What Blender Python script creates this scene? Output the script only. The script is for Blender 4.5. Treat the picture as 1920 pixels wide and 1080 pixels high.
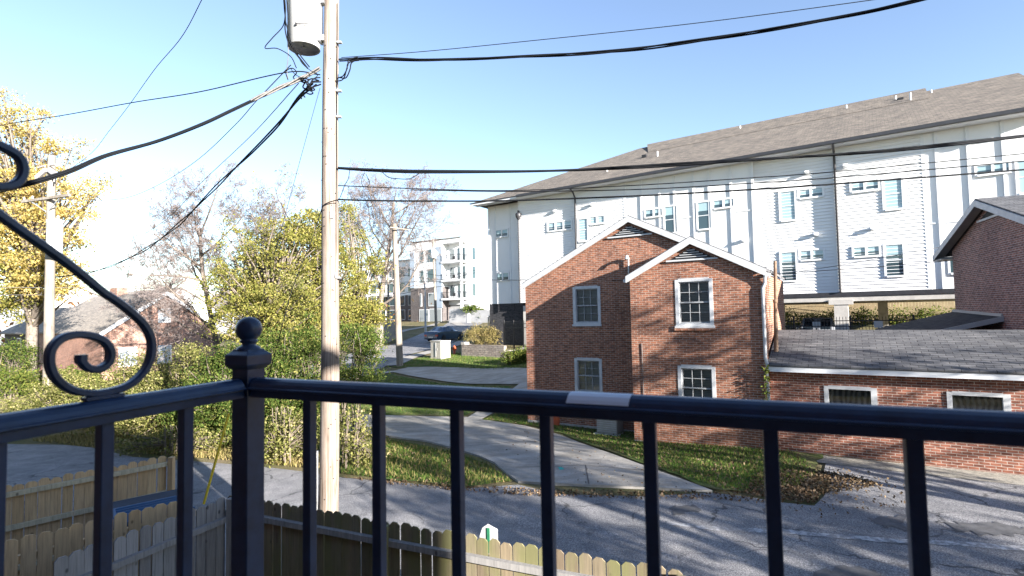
import bpy, math, random
import numpy as np
from mathutils import Vector, Matrix
R_ = math.radians
sin, cos, pi = math.sin, math.cos, math.pi
scene = bpy.context.scene
col = scene.collection
for o in list(bpy.data.objects): bpy.data.objects.remove(o)

# ------------------------------------------------------------------ camera
F = 1000.0; H = 4.2
Mc = (Matrix.Rotation(pi/2 + R_(2.8), 3, 'X') @ Matrix.Rotation(-.019, 3, 'Z'))
cd = bpy.data.cameras.new('camera'); cam = bpy.data.objects.new('camera', cd); col.objects.link(cam)
cd.sensor_width = 36; cd.lens = 36*F/1920; cd.clip_start = .02; cd.clip_end = 3000
cam.matrix_world = Matrix.Translation((0, 0, H)) @ Mc.to_4x4()
cd.dof.use_dof = True; cd.dof.focus_distance = 17; cd.dof.aperture_fstop = 8
scene.camera = cam

def ray(px, py): return Mc @ Vector(((px-960)/F, (540-py)/F, -1))
def at(px, py, d):
    r = ray(px, py); return Vector((0, 0, H)) + r*(d/r.y)
def sst(a, b, x):
    t = min(1, max(0, (x-a)/(b-a))); return t*t*(3-2*t)
GV = [(-500, 0), (18, 0), (29, 1.1), (41, 1.65), (70, 3.2), (90, 4.0), (3000, 4.4)]
def g1(v):
    for (a, za), (b, zb) in zip(GV, GV[1:]):
        if v <= b: return za + (zb-za)*(v-a)/(b-a)
    return GV[-1][1]
def ground(x, y):
    v = .53*x + .848*y; u = .848*x - .53*y
    z = (g1(v-1.2) + g1(v-.4) + g1(v+.4) + g1(v+1.2))/4
    z += .24*sst(-8, -1.5, u)*sst(8, 13, v)*(1-sst(17, 24, v))
    z += .72*sst(-19, -12, u)*sst(20, 27, v)*(1-sst(52, 60, v))
    return z
def gp(px, py, off=0):
    r = ray(px, py); z = 0.0
    for _ in range(40):
        t = (z-H)/r.z; p = r*t; z = .5*z + .5*ground(p.x, p.y)
    t = (z-H)/r.z
    return Vector((r.x*t, r.y*t, z+off))
def gz(x, y, o=0): return Vector((x, y, ground(x, y)+o))

# ------------------------------------------------------------------ materials
MATS = {}
class NT:
    def __init__(s, name):
        s.m = bpy.data.materials.new(name); s.m.use_nodes = True; s.t = s.m.node_tree
        s.t.nodes.clear(); s.out = s.n('ShaderNodeOutputMaterial')
        MATS[name] = s.m
    def n(s, typ, **k):
        nd = s.t.nodes.new(typ)
        for a, b in k.items(): setattr(nd, a, b)
        return nd
    def l(s, a, b): s.t.links.new(a, b)
    def bsdf(s, base=None, rough=.7, metal=0, spec=.5):
        b = s.n('ShaderNodeBsdfPrincipled')
        b.inputs['Roughness'].default_value = rough; b.inputs['Metallic'].default_value = metal
        b.inputs['Specular IOR Level'].default_value = spec
        if base is not None:
            if hasattr(base, 'links'): s.l(base, b.inputs['Base Color'])
            else: b.inputs['Base Color'].default_value = (*base, 1)
        s.l(b.outputs[0], s.out.inputs['Surface']); s.b = b; return b
    def coord(s, kind='UV', scale=(1, 1, 1)):
        tc = s.n('ShaderNodeTexCoord'); mp = s.n('ShaderNodeMapping'); mp.inputs['Scale'].default_value = scale
        s.l(tc.outputs[kind], mp.inputs[0]); return mp.outputs[0]
    def noise(s, vec, scale, detail=4, rough=.6):
        q = s.n('ShaderNodeTexNoise'); q.inputs['Scale'].default_value = scale
        q.inputs['Detail'].default_value = detail; q.inputs['Roughness'].default_value = rough
        s.l(vec, q.inputs['Vector']); return q.outputs['Fac']
    def ramp(s, fac, stops):
        r = s.n('ShaderNodeValToRGB'); e = r.color_ramp.elements
        while len(e) < len(stops): e.new(.5)
        for q, (p, c) in zip(e, stops): q.position = p; q.color = (*c, 1) if len(c) == 3 else c
        s.l(fac, r.inputs[0]); return r.outputs[0]
    def mix(s, fac, a, b, typ='MIX'):
        q = s.n('ShaderNodeMix', data_type='RGBA', blend_type=typ)
        for sock, v in ((q.inputs[0], fac), (q.inputs[6], a), (q.inputs[7], b)):
            if hasattr(v, 'links'): s.l(v, sock)
            elif isinstance(v, (int, float)): sock.default_value = v
            else: sock.default_value = (*v, 1)
        return q.outputs[2]
    def bump(s, h, strength=.3, dist=.01):
        q = s.n('ShaderNodeBump'); q.inputs['Strength'].default_value = strength; q.inputs['Distance'].default_value = dist
        s.l(h, q.inputs['Height']); s.l(q.outputs[0], s.b.inputs['Normal'])

def simple(name, c, rough=.6, metal=0, var=.25, scale=6, spec=.5, bump=0, c2=None):
    t = NT(name); v = t.coord('Object'); f = t.noise(v, scale, 5)
    lo = tuple(x*(1-var) for x in c); hi = tuple(min(1, x*(1+var)) for x in (c2 or c))
    t.bsdf(t.ramp(f, [(.3, lo), (.7, hi)]), rough, metal, spec)
    if bump: t.bump(t.noise(v, scale*6, 4), bump, .01)
    return t.m

def brick_mat(name, c1, c2, mortar, w=.203, h=.0677, ms=.0075, var=.6, dirt=.8):
    t = NT(name); uv = t.coord('UV')
    b = t.n('ShaderNodeTexBrick'); t.l(uv, b.inputs['Vector'])
    b.inputs['Color1'].default_value = (*c1, 1); b.inputs['Color2'].default_value = (*c2, 1)
    b.inputs['Mortar'].default_value = (*mortar, 1); b.inputs['Scale'].default_value = 1
    b.inputs['Mortar Size'].default_value = ms; b.inputs['Mortar Smooth'].default_value = .2
    b.inputs['Brick Width'].default_value = w; b.inputs['Row Height'].default_value = h
    b.offset = .5; b.inputs['Bias'].default_value = -.1
    f = t.noise(uv, .55, 7, .7); f2 = t.noise(t.coord('UV', (4.9, 14.8, 1)), 1, 1)
    c = t.mix(var, b.outputs['Color'], t.ramp(f2, [(.36, (.4, .34, .33)), (.5, (1, 1, 1)), (.68, (1.35, 1.15, 1.05))]), 'MULTIPLY')
    c = t.mix(dirt, c, t.ramp(f, [(.3, (.62, .6, .62)), (.55, (1, 1, 1)), (.8, (1.18, 1.12, 1.08))]), 'MULTIPLY')
    t.bsdf(c, .88, 0, .25)
    inv = t.n('ShaderNodeMath', operation='SUBTRACT'); inv.inputs[0].default_value = 1; t.l(b.outputs['Fac'], inv.inputs[1])
    t.bump(inv.outputs[0], .6, .008); return t.m

brick_mat('brick_red', (.285, .122, .070), (.18, .077, .048), (.36, .315, .27))
brick_mat('brick_wing', (.28, .115, .074), (.175, .072, .052), (.42, .37, .32))
brick_mat('brick_brown', (.26, .125, .10), (.16, .085, .075), (.36, .33, .32), ms=.009)
brick_mat('brick_far', (.36, .20, .145), (.29, .155, .115), (.45, .39, .34))
brick_mat('brick_dark', (.05, .052, .058), (.032, .034, .04), (.08, .08, .085), w=.4, h=.1)
brick_mat('brick_greybrown', (.10, .092, .09), (.07, .064, .064), (.22, .2, .19), w=.4, h=.1)
brick_mat('stone_block', (.30, .27, .24), (.2, .175, .16), (.12, .11, .10), w=.4, h=.16, ms=.012)
def shingle(name, c1, c2, gap, w=.32, h=.145):
    t = NT(name); uv = t.coord('UV')
    b = t.n('ShaderNodeTexBrick'); t.l(uv, b.inputs['Vector'])
    b.inputs['Color1'].default_value = (*c1, 1); b.inputs['Color2'].default_value = (*c2, 1); b.inputs['Mortar'].default_value = (*gap, 1)
    b.inputs['Scale'].default_value = 1; b.inputs['Mortar Size'].default_value = .009; b.inputs['Mortar Smooth'].default_value = .4
    b.inputs['Brick Width'].default_value = w; b.inputs['Row Height'].default_value = h
    f = t.noise(uv, .8, 5); f2 = t.noise(t.coord('UV', (3.1, 6.9, 1)), 1, 2); f3 = t.noise(uv, 30, 3)
    c = t.mix(.8, b.outputs['Color'], t.ramp(f2, [(.3, (.66, .66, .68)), (.7, (1.3, 1.27, 1.2))]), 'MULTIPLY')
    c = t.mix(.6, c, t.ramp(f, [(.3, (.75, .75, .77)), (.7, (1.2, 1.18, 1.15))]), 'MULTIPLY')
    c = t.mix(.5, c, t.ramp(f3, [(.35, (.7, .7, .7)), (.65, (1.3, 1.3, 1.3))]), 'MULTIPLY')
    t.bsdf(c, .95, 0, .15)
    inv = t.n('ShaderNodeMath', operation='SUBTRACT'); inv.inputs[0].default_value = 1; t.l(b.outputs['Fac'], inv.inputs[1])
    t.bump(inv.outputs[0], .8, .012); return t.m
shingle('shingle_grey', (.125, .127, .135), (.088, .09, .097), (.03, .03, .033))
shingle('shingle_brown', (.20, .175, .15), (.13, .117, .105), (.075, .068, .06))
shingle('shingle_dark', (.06, .062, .07), (.045, .047, .055), (.02, .02, .022))
shingle('shingle_light', (.32, .29, .26), (.25, .23, .21), (.15, .14, .13))

simple('white_paint', (.66, .67, .68), .55, var=.05, scale=3)
simple('muntin', (.27, .28, .29), .6, var=.1); simple('old_white_paint', (.43, .44, .45), .6, var=.14, scale=4)
simple('white_siding', (.68, .68, .68), .6, var=.03, scale=1.2)
simple('white_panel', (.70, .70, .70), .6, var=.03, scale=1)
simple('far_white', (.64, .65, .66), .6, var=.05, scale=.6)
simple('far_bluegrey', (.26, .31, .37), .5, var=.1, scale=1)
simple('far_grey', (.33, .33, .33), .6, var=.12, scale=1)
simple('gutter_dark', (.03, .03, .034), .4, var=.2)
simple('concrete_beam', (.42, .40, .37), .85, var=.15, scale=3, bump=.2)
simple('concrete_old', (.36, .34, .31), .9, var=.3, scale=2, bump=.4)
simple('black_metal_sky_tint', (.011, .03, .075), .3, var=.3, scale=40, spec=.5, bump=.03)  # black paint; blue sky reflection is put into the base colour
simple('iron', (.015, .015, .017), .5, var=.2)
simple('galvanised', (.45, .46, .47), .4, .6, var=.15)
simple('tank_grey', (.60, .61, .62), .42, var=.05, scale=3)
simple('cable_black', (.004, .005, .007), .7, var=.2, spec=.15); simple('cable_pale', (.115, .108, .10), .7, var=.3, scale=20)
simple('cable_grey', (.12, .115, .11), .6, var=.3, scale=20)
simple('porcelain', (.30, .28, .27), .25, var=.1)
simple('rust_pipe', (.20, .13, .085), .85, var=.4, scale=5)
simple('sticker', (.72, .8, .88), .6, var=.03)
simple('bin_blue', (.008, .06, .15), .38, var=.2, scale=3); simple('bin_lid_shade_dirt', (.006, .014, .03), .65, var=.5, scale=5)
simple('ac_beige', (.34, .33, .30), .5, var=.1)
simple('orange_red', (.45, .085, .03), .5, var=.2)
simple('yellow_plastic', (.62, .47, .03), .45, var=.1)
simple('cabinet_tan', (.46, .43, .37), .5, var=.08, scale=2)
simple('car_blue', (.04, .075, .13), .22, .3, var=.05, spec=.7)
simple('suv_silver', (.34, .36, .40), .25, .5, var=.05, spec=.7)
simple('tyre', (.012, .012, .012), .85)
simple('rim', (.4, .4, .42), .3, .8)
simple('lamp_red', (.35, .02, .015), .2)
simple('lamp_clear', (.7, .7, .72), .1)
simple('sign_white', (.45, .46, .45), .5, var=.02)
simple('sign_green', (.02, .14, .07), .5)
simple('dark_interior', (.012, .013, .015), .8)
simple('bark', (.155, .128, .105), .95, var=.45, scale=9, bump=.8)
simple('bark_pale', (.32, .28, .24), .95, var=.4, scale=7, bump=.8)
simple('twig', (.175, .145, .135), .95, var=.3, scale=4)
simple('stem', (.13, .105, .08), .95, var=.35, scale=4)
simple('tan_board', (.30, .23, .135), .85, var=.2, scale=2)
simple('curtain', (.42, .39, .35), .9, var=.1)

def wood_mat(name, c1, c2, c3, moss=None):
    t = NT(name); g = t.n('ShaderNodeNewGeometry'); v = t.coord('Object', (9, 9, .55)); vo = t.coord('Object')
    a = t.ramp(g.outputs['Random Per Island'], [(0, c1), (.5, c2), (1, c3)])
    st = t.noise(v, 4, 6, .7)
    c = t.mix(.75, a, t.ramp(st, [(.25, (.45, .43, .42)), (.5, (1, 1, 1)), (.75, (1.35, 1.32, 1.28))]), 'MULTIPLY')
    vk = t.n('ShaderNodeTexVoronoi'); vk.inputs['Scale'].default_value = 3.1; t.l(t.coord('Object', (1.6, 1.6, 1)), vk.inputs['Vector'])
    c = t.mix(t.ramp(vk.outputs['Distance'], [(.06, (.8, .8, .8)), (.11, (0, 0, 0))]), c, tuple(x*.32 for x in c1))
    if moss:
        m = t.noise(t.coord('Object', (2.2, 2.2, .5)), 1.6, 5)
        c = t.mix(t.ramp(m, [(.42, (0, 0, 0)), (.62, (.85, .85, .85))]), c, moss)
    t.bsdf(c, .85, 0, .2); t.bump(st, .35, .004); return t.m
wood_mat('wood_grey', (.19, .18, .175), (.24, .235, .23), (.28, .275, .275))
wood_mat('wood_mossy', (.15, .118, .082), (.19, .16, .11), (.225, .18, .12), (.155, .155, .07))
wood_mat('wood_tan', (.42, .29, .155), (.50, .36, .21), (.46, .33, .18))
wood_mat('wood_rail', (.40, .36, .25), (.46, .41, .29), (.43, .39, .27))
wood_mat('wood_dull', (.27, .24, .2), (.3, .265, .22), (.24, .21, .18))
def pole_mat(name, c1, c2):
    t = NT(name); st = t.noise(t.coord('Object', (14, 14, .35)), 3, 8, .7); n2 = t.noise(t.coord('Object', (1, 1, .35)), 1.3, 4)
    c = t.ramp(st, [(.25, tuple(x*.45 for x in c1)), (.42, c1), (.62, c2)])
    c = t.mix(.7, c, t.ramp(n2, [(.32, (.5, .42, .36)), (.6, (1.12, 1.12, 1.12))]), 'MULTIPLY')
    ck = t.noise(t.coord('Object', (22, 22, .5)), 2.2, 3)
    c = t.mix(t.ramp(ck, [(.62, (0, 0, 0)), (.67, (.9, .9, .9))]), c, tuple(x*.25 for x in c1))
    t.bsdf(c, .9, 0, .2); t.bump(st, .5, .01); return t.m
pole_mat('pole_wood', (.185, .145, .115), (.30, .268, .24))
pole_mat('pole_grey', (.19, .17, .145), (.28, .255, .22))

def asphalt():
    t = NT('asphalt'); v = t.coord('Object')
    f = t.noise(v, .35, 6, .65); f2 = t.noise(v, 45, 3, .8); f3 = t.noise(v, 2.2, 5)
    c = t.ramp(f, [(.3, (.15, .152, .158)), (.52, (.20, .20, .205)), (.72, (.25, .245, .24))])
    c = t.mix(.8, c, t.ramp(f2, [(.36, (.3, .3, .31)), (.5, (1, 1, 1)), (.64, (2.1, 2.05, 2.0))]), 'MULTIPLY')
    c = t.mix(.5, c, t.ramp(f3, [(.35, (.6, .6, .62)), (.65, (1.25, 1.22, 1.2))]), 'MULTIPLY')
    vo = t.n('ShaderNodeTexVoronoi', feature='DISTANCE_TO_EDGE'); vo.inputs['Scale'].default_value = .75
    wv = t.n('ShaderNodeMix', data_type='RGBA', blend_type='LINEAR_LIGHT'); wv.inputs[0].default_value = .25
    q = t.n('ShaderNodeTexNoise'); q.inputs['Scale'].default_value = 2.5; q.inputs['Detail'].default_value = 5; t.l(v, q.inputs['Vector'])
    t.l(v, wv.inputs[6]); t.l(q.outputs['Color'], wv.inputs[7]); t.l(wv.outputs[2], vo.inputs['Vector'])
    crk = t.ramp(vo.outputs['Distance'], [(.006, (1, 1, 1)), (.02, (0, 0, 0))])
    msk = t.ramp(t.noise(v, .5, 2), [(.48, (0, 0, 0)), (.6, (.75, .75, .75))])
    c = t.mix(t.mix(1.0, crk, msk, 'MULTIPLY'), c, (.035, .035, .036))
    t.bsdf(c, .92, 0, .25); t.bump(f2, .8, .012)
asphalt()
def concrete():
    t = NT('concrete'); v = t.coord('Object')
    f = t.noise(v, .6, 7, .7); f2 = t.noise(v, 28, 4, .75); f3 = t.noise(t.coord('Object', (1, 3, 1)), .9, 5)
    c = t.ramp(f, [(.3, (.25, .235, .21)), (.7, (.40, .38, .35))])
    c = t.mix(.6, c, t.ramp(f2, [(.3, (.65, .64, .62)), (.7, (1.3, 1.3, 1.3))]), 'MULTIPLY')
    c = t.mix(.55, c, t.ramp(f3, [(.4, (.7, .68, .64)), (.6, (1.1, 1.1, 1.1))]), 'MULTIPLY')
    t.bsdf(c, .9, 0, .25); t.bump(f2, .4, .006)
concrete()
simple('joint', (.10, .09, .08), .95); simple('tar', (.085, .085, .088), .8, var=.3, scale=9, bump=.5)
simple('teal_paint', (.04, .35, .30), .8, var=.2)
def worn_line():
    t = NT('worn_line'); v = t.coord('Object'); f = t.noise(v, 9, 5, .75)
    c = t.ramp(f, [(.45, (.19, .19, .195)), (.62, (.44, .44, .45))]); t.bsdf(c, .9)
worn_line()
def soil(name, ca, cb, cc, s=.5):
    t = NT(name); v = t.coord('Object'); f = t.noise(v, s, 6, .65); f2 = t.noise(v, 14, 5, .8); f3 = t.noise(v, 70, 2, .8)
    c = t.ramp(f, [(.35, ca), (.5, cb), (.66, cc)])
    c = t.mix(.8, c, t.ramp(f2, [(.3, (.45, .45, .42)), (.5, (1, 1, 1)), (.7, (1.45, 1.4, 1.3))]), 'MULTIPLY')
    c = t.mix(.7, c, t.ramp(f3, [(.3, (.5, .5, .5)), (.7, (1.5, 1.5, 1.5))]), 'MULTIPLY')
    t.bsdf(c, 1, 0, .1); t.bump(f2, 1, .04)
soil('earth', (.10, .105, .045), (.145, .125, .065), (.20, .165, .105))
soil('lawn', (.06, .10, .026), (.095, .125, .04), (.17, .15, .075), .9)
soil('lawn_dry', (.17, .155, .07), (.235, .20, .10), (.29, .25, .15), .8)
soil('gravel', (.24, .225, .19), (.31, .29, .25), (.37, .35, .31), 1.5)

def leaf_mat(name, stops, trans=.35, ramps=.5):
    t = NT(name); g = t.n('ShaderNodeNewGeometry'); f = t.noise(t.coord('Object'), .55, 4)
    a = t.ramp(g.outputs['Random Per Island'], stops)
    c = t.mix(ramps, a, t.ramp(f, [(.35, (.6, .66, .55)), (.65, (1.3, 1.22, 1.2))]), 'MULTIPLY')
    d = t.n('ShaderNodeBsdfDiffuse'); tr = t.n('ShaderNodeBsdfTranslucent'); t.l(c, d.inputs[0]); t.l(c, tr.inputs[0])
    m = t.n('ShaderNodeMixShader'); m.inputs[0].default_value = trans; t.l(d.outputs[0], m.inputs[1]); t.l(tr.outputs[0], m.inputs[2])
    t.l(m.outputs[0], t.out.inputs['Surface'])
leaf_mat('leaf_yellow', [(0, (.22, .19, .05)), (.3, (.40, .31, .095)), (.65, (.52, .40, .15)), (1, (.60, .49, .25))], .45)
leaf_mat('leaf_yellowgreen', [(0, (.10, .11, .03)), (.4, (.19, .195, .05)), (.75, (.30, .28, .075)), (1, (.42, .35, .13))], .45)
leaf_mat('leaf_green', [(0, (.035, .065, .015)), (.4, (.075, .115, .028)), (.8, (.14, .175, .045)), (1, (.26, .24, .08))], .4)
leaf_mat('leaf_shrub', [(0, (.07, .085, .025)), (.4, (.16, .17, .05)), (.75, (.27, .26, .09)), (1, (.42, .36, .2))], .4)
leaf_mat('leaf_hedge', [(0, (.05, .085, .018)), (.5, (.10, .13, .03)), (1, (.19, .19, .05))])
leaf_mat('leaf_rust', [(0, (.12, .06, .03)), (.5, (.22, .12, .06)), (1, (.28, .2, .1))])
leaf_mat('leaf_litter', [(0, (.055, .036, .022)), (.5, (.12, .08, .05)), (1, (.25, .19, .13))], .1)
leaf_mat('grass_blade', [(0, (.05, .11, .02)), (.45, (.085, .16, .03)), (.75, (.15, .175, .05)), (1, (.24, .21, .09))], .3)
leaf_mat('ornamental_grass', [(0, (.13, .12, .04)), (.5, (.26, .22, .09)), (1, (.40, .31, .15))], .3)

def glass_mat(name, tint, refl=.35, rough=.03):
    t = NT(name); tr = t.n('ShaderNodeBsdfTransparent'); tr.inputs[0].default_value = (*tint, 1)
    gl = t.n('ShaderNodeBsdfGlossy'); gl.inputs['Roughness'].default_value = rough
    fr = t.n('ShaderNodeFresnel'); fr.inputs[0].default_value = 1.6
    ad = t.n('ShaderNodeMath', operation='MULTIPLY_ADD'); ad.inputs[1].default_value = 1; ad.inputs[2].default_value = refl*.1; t.l(fr.outputs[0], ad.inputs[0])
    m = t.n('ShaderNodeMixShader'); t.l(ad.outputs[0], m.inputs[0]); t.l(tr.outputs[0], m.inputs[1]); t.l(gl.outputs[0], m.inputs[2])
    t.l(m.outputs[0], t.out.inputs['Surface'])
glass_mat('window_glass', (.84, .88, .86))
t = NT('dark_glass'); t.bsdf((.035, .06, .07), .06, 0, 1.0)
t = NT('teal_glass'); t.bsdf((.30, .42, .45), .12, 0, .8)
t = NT('pale_glass'); t.bsdf((.50, .54, .56), .15, 0, .6)
t = NT('car_glass'); t.bsdf((.012, .018, .025), .04, 0, 1.0)
def blind_mat():
    t = NT('blind'); v = t.coord('UV'); w = t.n('ShaderNodeTexWave', wave_type='BANDS', bands_direction='Y'); w.inputs['Scale'].default_value = 6.3; t.l(v, w.inputs['Vector'])
    c = t.ramp(w.outputs['Fac'], [(.2, (.28, .29, .27)), (.6, (.48, .49, .46))]); t.bsdf(c, .7)
    t2 = NT('curtain_folds'); v = t2.coord('UV'); w = t2.n('ShaderNodeTexWave', wave_type='BANDS', bands_direction='X'); w.inputs['Scale'].default_value = 2.6
    w.inputs['Distortion'].default_value = 5; t2.l(v, w.inputs['Vector'])
    c = t2.ramp(w.outputs['Fac'], [(.2, (.09, .085, .08)), (.8, (.28, .265, .245))]); t2.bsdf(c, .9)
blind_mat()

# ------------------------------------------------------------------ mesh building
class MB:
    def __init__(s): s.v = []; s.f = []; s.s = []
    def add(s, vs, fs, smooth=False):
        b = len(s.v); s.v += [tuple(p) for p in vs]; s.f += [tuple(i+b for i in f) for f in fs]; s.s += [smooth]*len(fs); return s
    def box(s, x0, x1, y0, y1, z0, z1):
        return s.add([(x0,y0,z0),(x1,y0,z0),(x1,y1,z0),(x0,y1,z0),(x0,y0,z1),(x1,y0,z1),(x1,y1,z1),(x0,y1,z1)],
              [(0,3,2,1),(4,5,6,7),(0,1,5,4),(1,2,6,5),(2,3,7,6),(3,0,4,7)])
    def quad(s, *p): return s.add(p, [tuple(range(len(p)))])
    def prism(s, poly, d):        # poly: 3-D points, d: extrusion vector
        n = len(poly); d = Vector(d); a = [Vector(p) for p in poly]
        return s.add(a + [p+d for p in a], [tuple(range(n-1, -1, -1)), tuple(range(n, 2*n))] + [(i, (i+1) % n, n+(i+1) % n, n+i) for i in range(n)])
    def bar(s, p, q, w, h, up=(0, 0, 1)):   # rectangular bar from p to q
        p, q = Vector(p), Vector(q); t = (q-p).normalized(); a = t.cross(Vector(up)).normalized(); b = a.cross(t)
        poly = [p + a*x*w/2 + b*y*h/2 for x, y in ((-1,-1),(1,-1),(1,1),(-1,1))]
        return s.prism(poly, q-p)
    def tube(s, pts, r, n=8, cap=True):
        P = [Vector(p) for p in pts]; m = len(P); rs = r if isinstance(r, (list, tuple)) else [r]*m
        t = (P[1]-P[0]).normalized(); a = t.orthogonal().normalized(); vs = []
        for i in range(m):
            t = (P[min(i+1, m-1)]-P[max(i-1, 0)])
            if t.length < 1e-9: t = Vector((0, 0, 1))
            t.normalize(); a = (a - t*a.dot(t))
            if a.length < 1e-6: a = t.orthogonal()
            a.normalize(); b = t.cross(a)
            for k in range(n): vs.append(P[i] + (a*cos(2*pi*k/n) + b*sin(2*pi*k/n))*rs[i])
        fs = [(i*n+k, i*n+(k+1) % n, (i+1)*n+(k+1) % n, (i+1)*n+k) for i in range(m-1) for k in range(n)]
        s.add(vs, fs, True)
        if cap and n > 3: s.add(vs[:n], [tuple(range(n-1, -1, -1))]); s.add(vs[-n:], [tuple(range(n))])
        return s
    def lathe(s, c, prof, n=20, axis=None):     # prof: (r, z)
        c = Vector(c); vs = []; ax = axis or Matrix.Identity(3)
        for r, z in prof:
            for k in range(n): vs.append(c + ax @ Vector((r*cos(2*pi*k/n), r*sin(2*pi*k/n), z)))
        m = len(prof)
        s.add(vs, [(i*n+k, i*n+(k+1) % n, (i+1)*n+(k+1) % n, (i+1)*n+k) for i in range(m-1) for k in range(n)], True)
        if prof[0][0] > 1e-4: s.add(vs[:n], [tuple(range(n-1, -1, -1))])
        if prof[-1][0] > 1e-4: s.add(vs[-n:], [tuple(range(n))])
        return s
    def build(s, name, mat, parent=None, uv=True, bevel=0, loc=None):
        return mesh_obj(name, s.v, s.f, mat, parent, uv, s.s, bevel, loc)

def mesh_obj(name, v, f, mat, parent=None, uv=True, smooth=None, bevel=0, loc=None):
    me = bpy.data.meshes.new(name); me.from_pydata([tuple(p) for p in v], [], f)
    if smooth is not None: me.polygons.foreach_set('use_smooth', smooth)
    if uv and len(f):
        nl = len(me.loops); vi = np.empty(nl, np.int32); me.loops.foreach_get('vertex_index', vi)
        co = np.empty(len(me.vertices)*3, np.float32); me.vertices.foreach_get('co', co); co = co.reshape(-1, 3)
        no = np.empty(len(f)*3, np.float32); me.polygons.foreach_get('normal', no); no = no.reshape(-1, 3)
        lt = np.empty(len(f), np.int32); me.polygons.foreach_get('loop_total', lt); ln = np.repeat(no, lt, 0)
        ht = np.stack([-ln[:, 1], ln[:, 0], np.zeros(nl)], 1); L = np.linalg.norm(ht, axis=1)
        flat = L < .02; ht[flat] = (1, 0, 0); L[flat] = 1; ht /= L[:, None]
        bt = np.cross(ln, ht); P = co[vi]
        u = (P*ht).sum(1); w = (P*bt).sum(1)
        l = me.uv_layers.new(name='UVMap'); l.data.foreach_set('uv', np.stack([u, w], 1).astype(np.float32).ravel())
    if mat: me.materials.append(MATS[mat])
    o = bpy.data.objects.new(name, me); col.objects.link(o)
    if parent: o.parent = parent
    if loc is not None: o.location = loc
    if bevel:
        b = o.modifiers.new('bevel', 'BEVEL'); b.width = bevel; b.segments = 2; b.limit_method = 'ANGLE'
    return o
def tag(o, label=None, cat=None, group=None, kind=None):
    for k, v in (('label', label), ('category', cat), ('group', group), ('kind', kind)):
        if v: o[k] = v
    return o
def thing(name, label, cat, loc=(0, 0, 0), ang=0, group=None):   # ang: degrees, clockwise seen from above
    o = bpy.data.objects.new(name, None); col.objects.link(o); o.empty_display_size = .2
    o.location = loc; o.rotation_euler = (0, 0, -R_(ang)); return tag(o, label, cat, group)
def spline(pts, k=8):
    P = [Vector(p) for p in pts]
    if len(P) < 3: return [P[0].lerp(P[-1], i/k) for i in range(k+1)]
    Q = [P[0]*2-P[1]] + P + [P[-1]*2-P[-2]]; out = []
    for i in range(1, len(Q)-2):
        a, b, c, d = Q[i-1:i+3]
        for j in range(k):
            t = j/k; out.append(.5*((2*b)+(c-a)*t+(2*a-5*b+4*c-d)*t*t+(3*b-a-3*c+d)*t**3))
    return out + [P[-1]]

# ------------------------------------------------------------------ world and sun
SUN_EL = R_(14.8); SD = Vector((.6755*cos(SUN_EL), -.7373*cos(SUN_EL), sin(SUN_EL)))
w = bpy.data.worlds.new('World'); scene.world = w; w.use_nodes = True; nt = w.node_tree; nt.nodes.clear()
sky = nt.nodes.new('ShaderNodeTexSky'); sky.sky_type = 'NISHITA'; sky.sun_disc = False
sky.sun_elevation = SUN_EL; sky.sun_rotation = math.atan2(SD.x, SD.y); sky.air_density = 1.0; sky.dust_density = .15; sky.ozone_density = 2.0; sky.altitude = 150
bg = nt.nodes.new('ShaderNodeBackground'); bg.inputs[1].default_value = .074
wo = nt.nodes.new('ShaderNodeOutputWorld'); hs = nt.nodes.new('ShaderNodeHueSaturation'); hs.inputs['Hue'].default_value = .507; hs.inputs['Saturation'].default_value = .95; nt.links.new(sky.outputs[0], hs.inputs['Color']); nt.links.new(hs.outputs[0], bg.inputs[0]); nt.links.new(bg.outputs[0], wo.inputs[0])
sl = bpy.data.lights.new('sun', 'SUN'); sl.energy = 5.0; sl.angle = R_(.53); sl.color = (1, .94, .87)
so = bpy.data.objects.new('sun', sl); col.objects.link(so); so.rotation_euler = SD.to_track_quat('Z', 'Y').to_euler()
scene.view_settings.view_transform = 'Standard'; scene.view_settings.look = 'None'
scene.view_settings.exposure = 2.32; scene.view_settings.gamma = 1
scene.cycles.max_bounces = 6; scene.cycles.transparent_max_bounces = 12
scene.cycles.use_denoising = True

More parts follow.
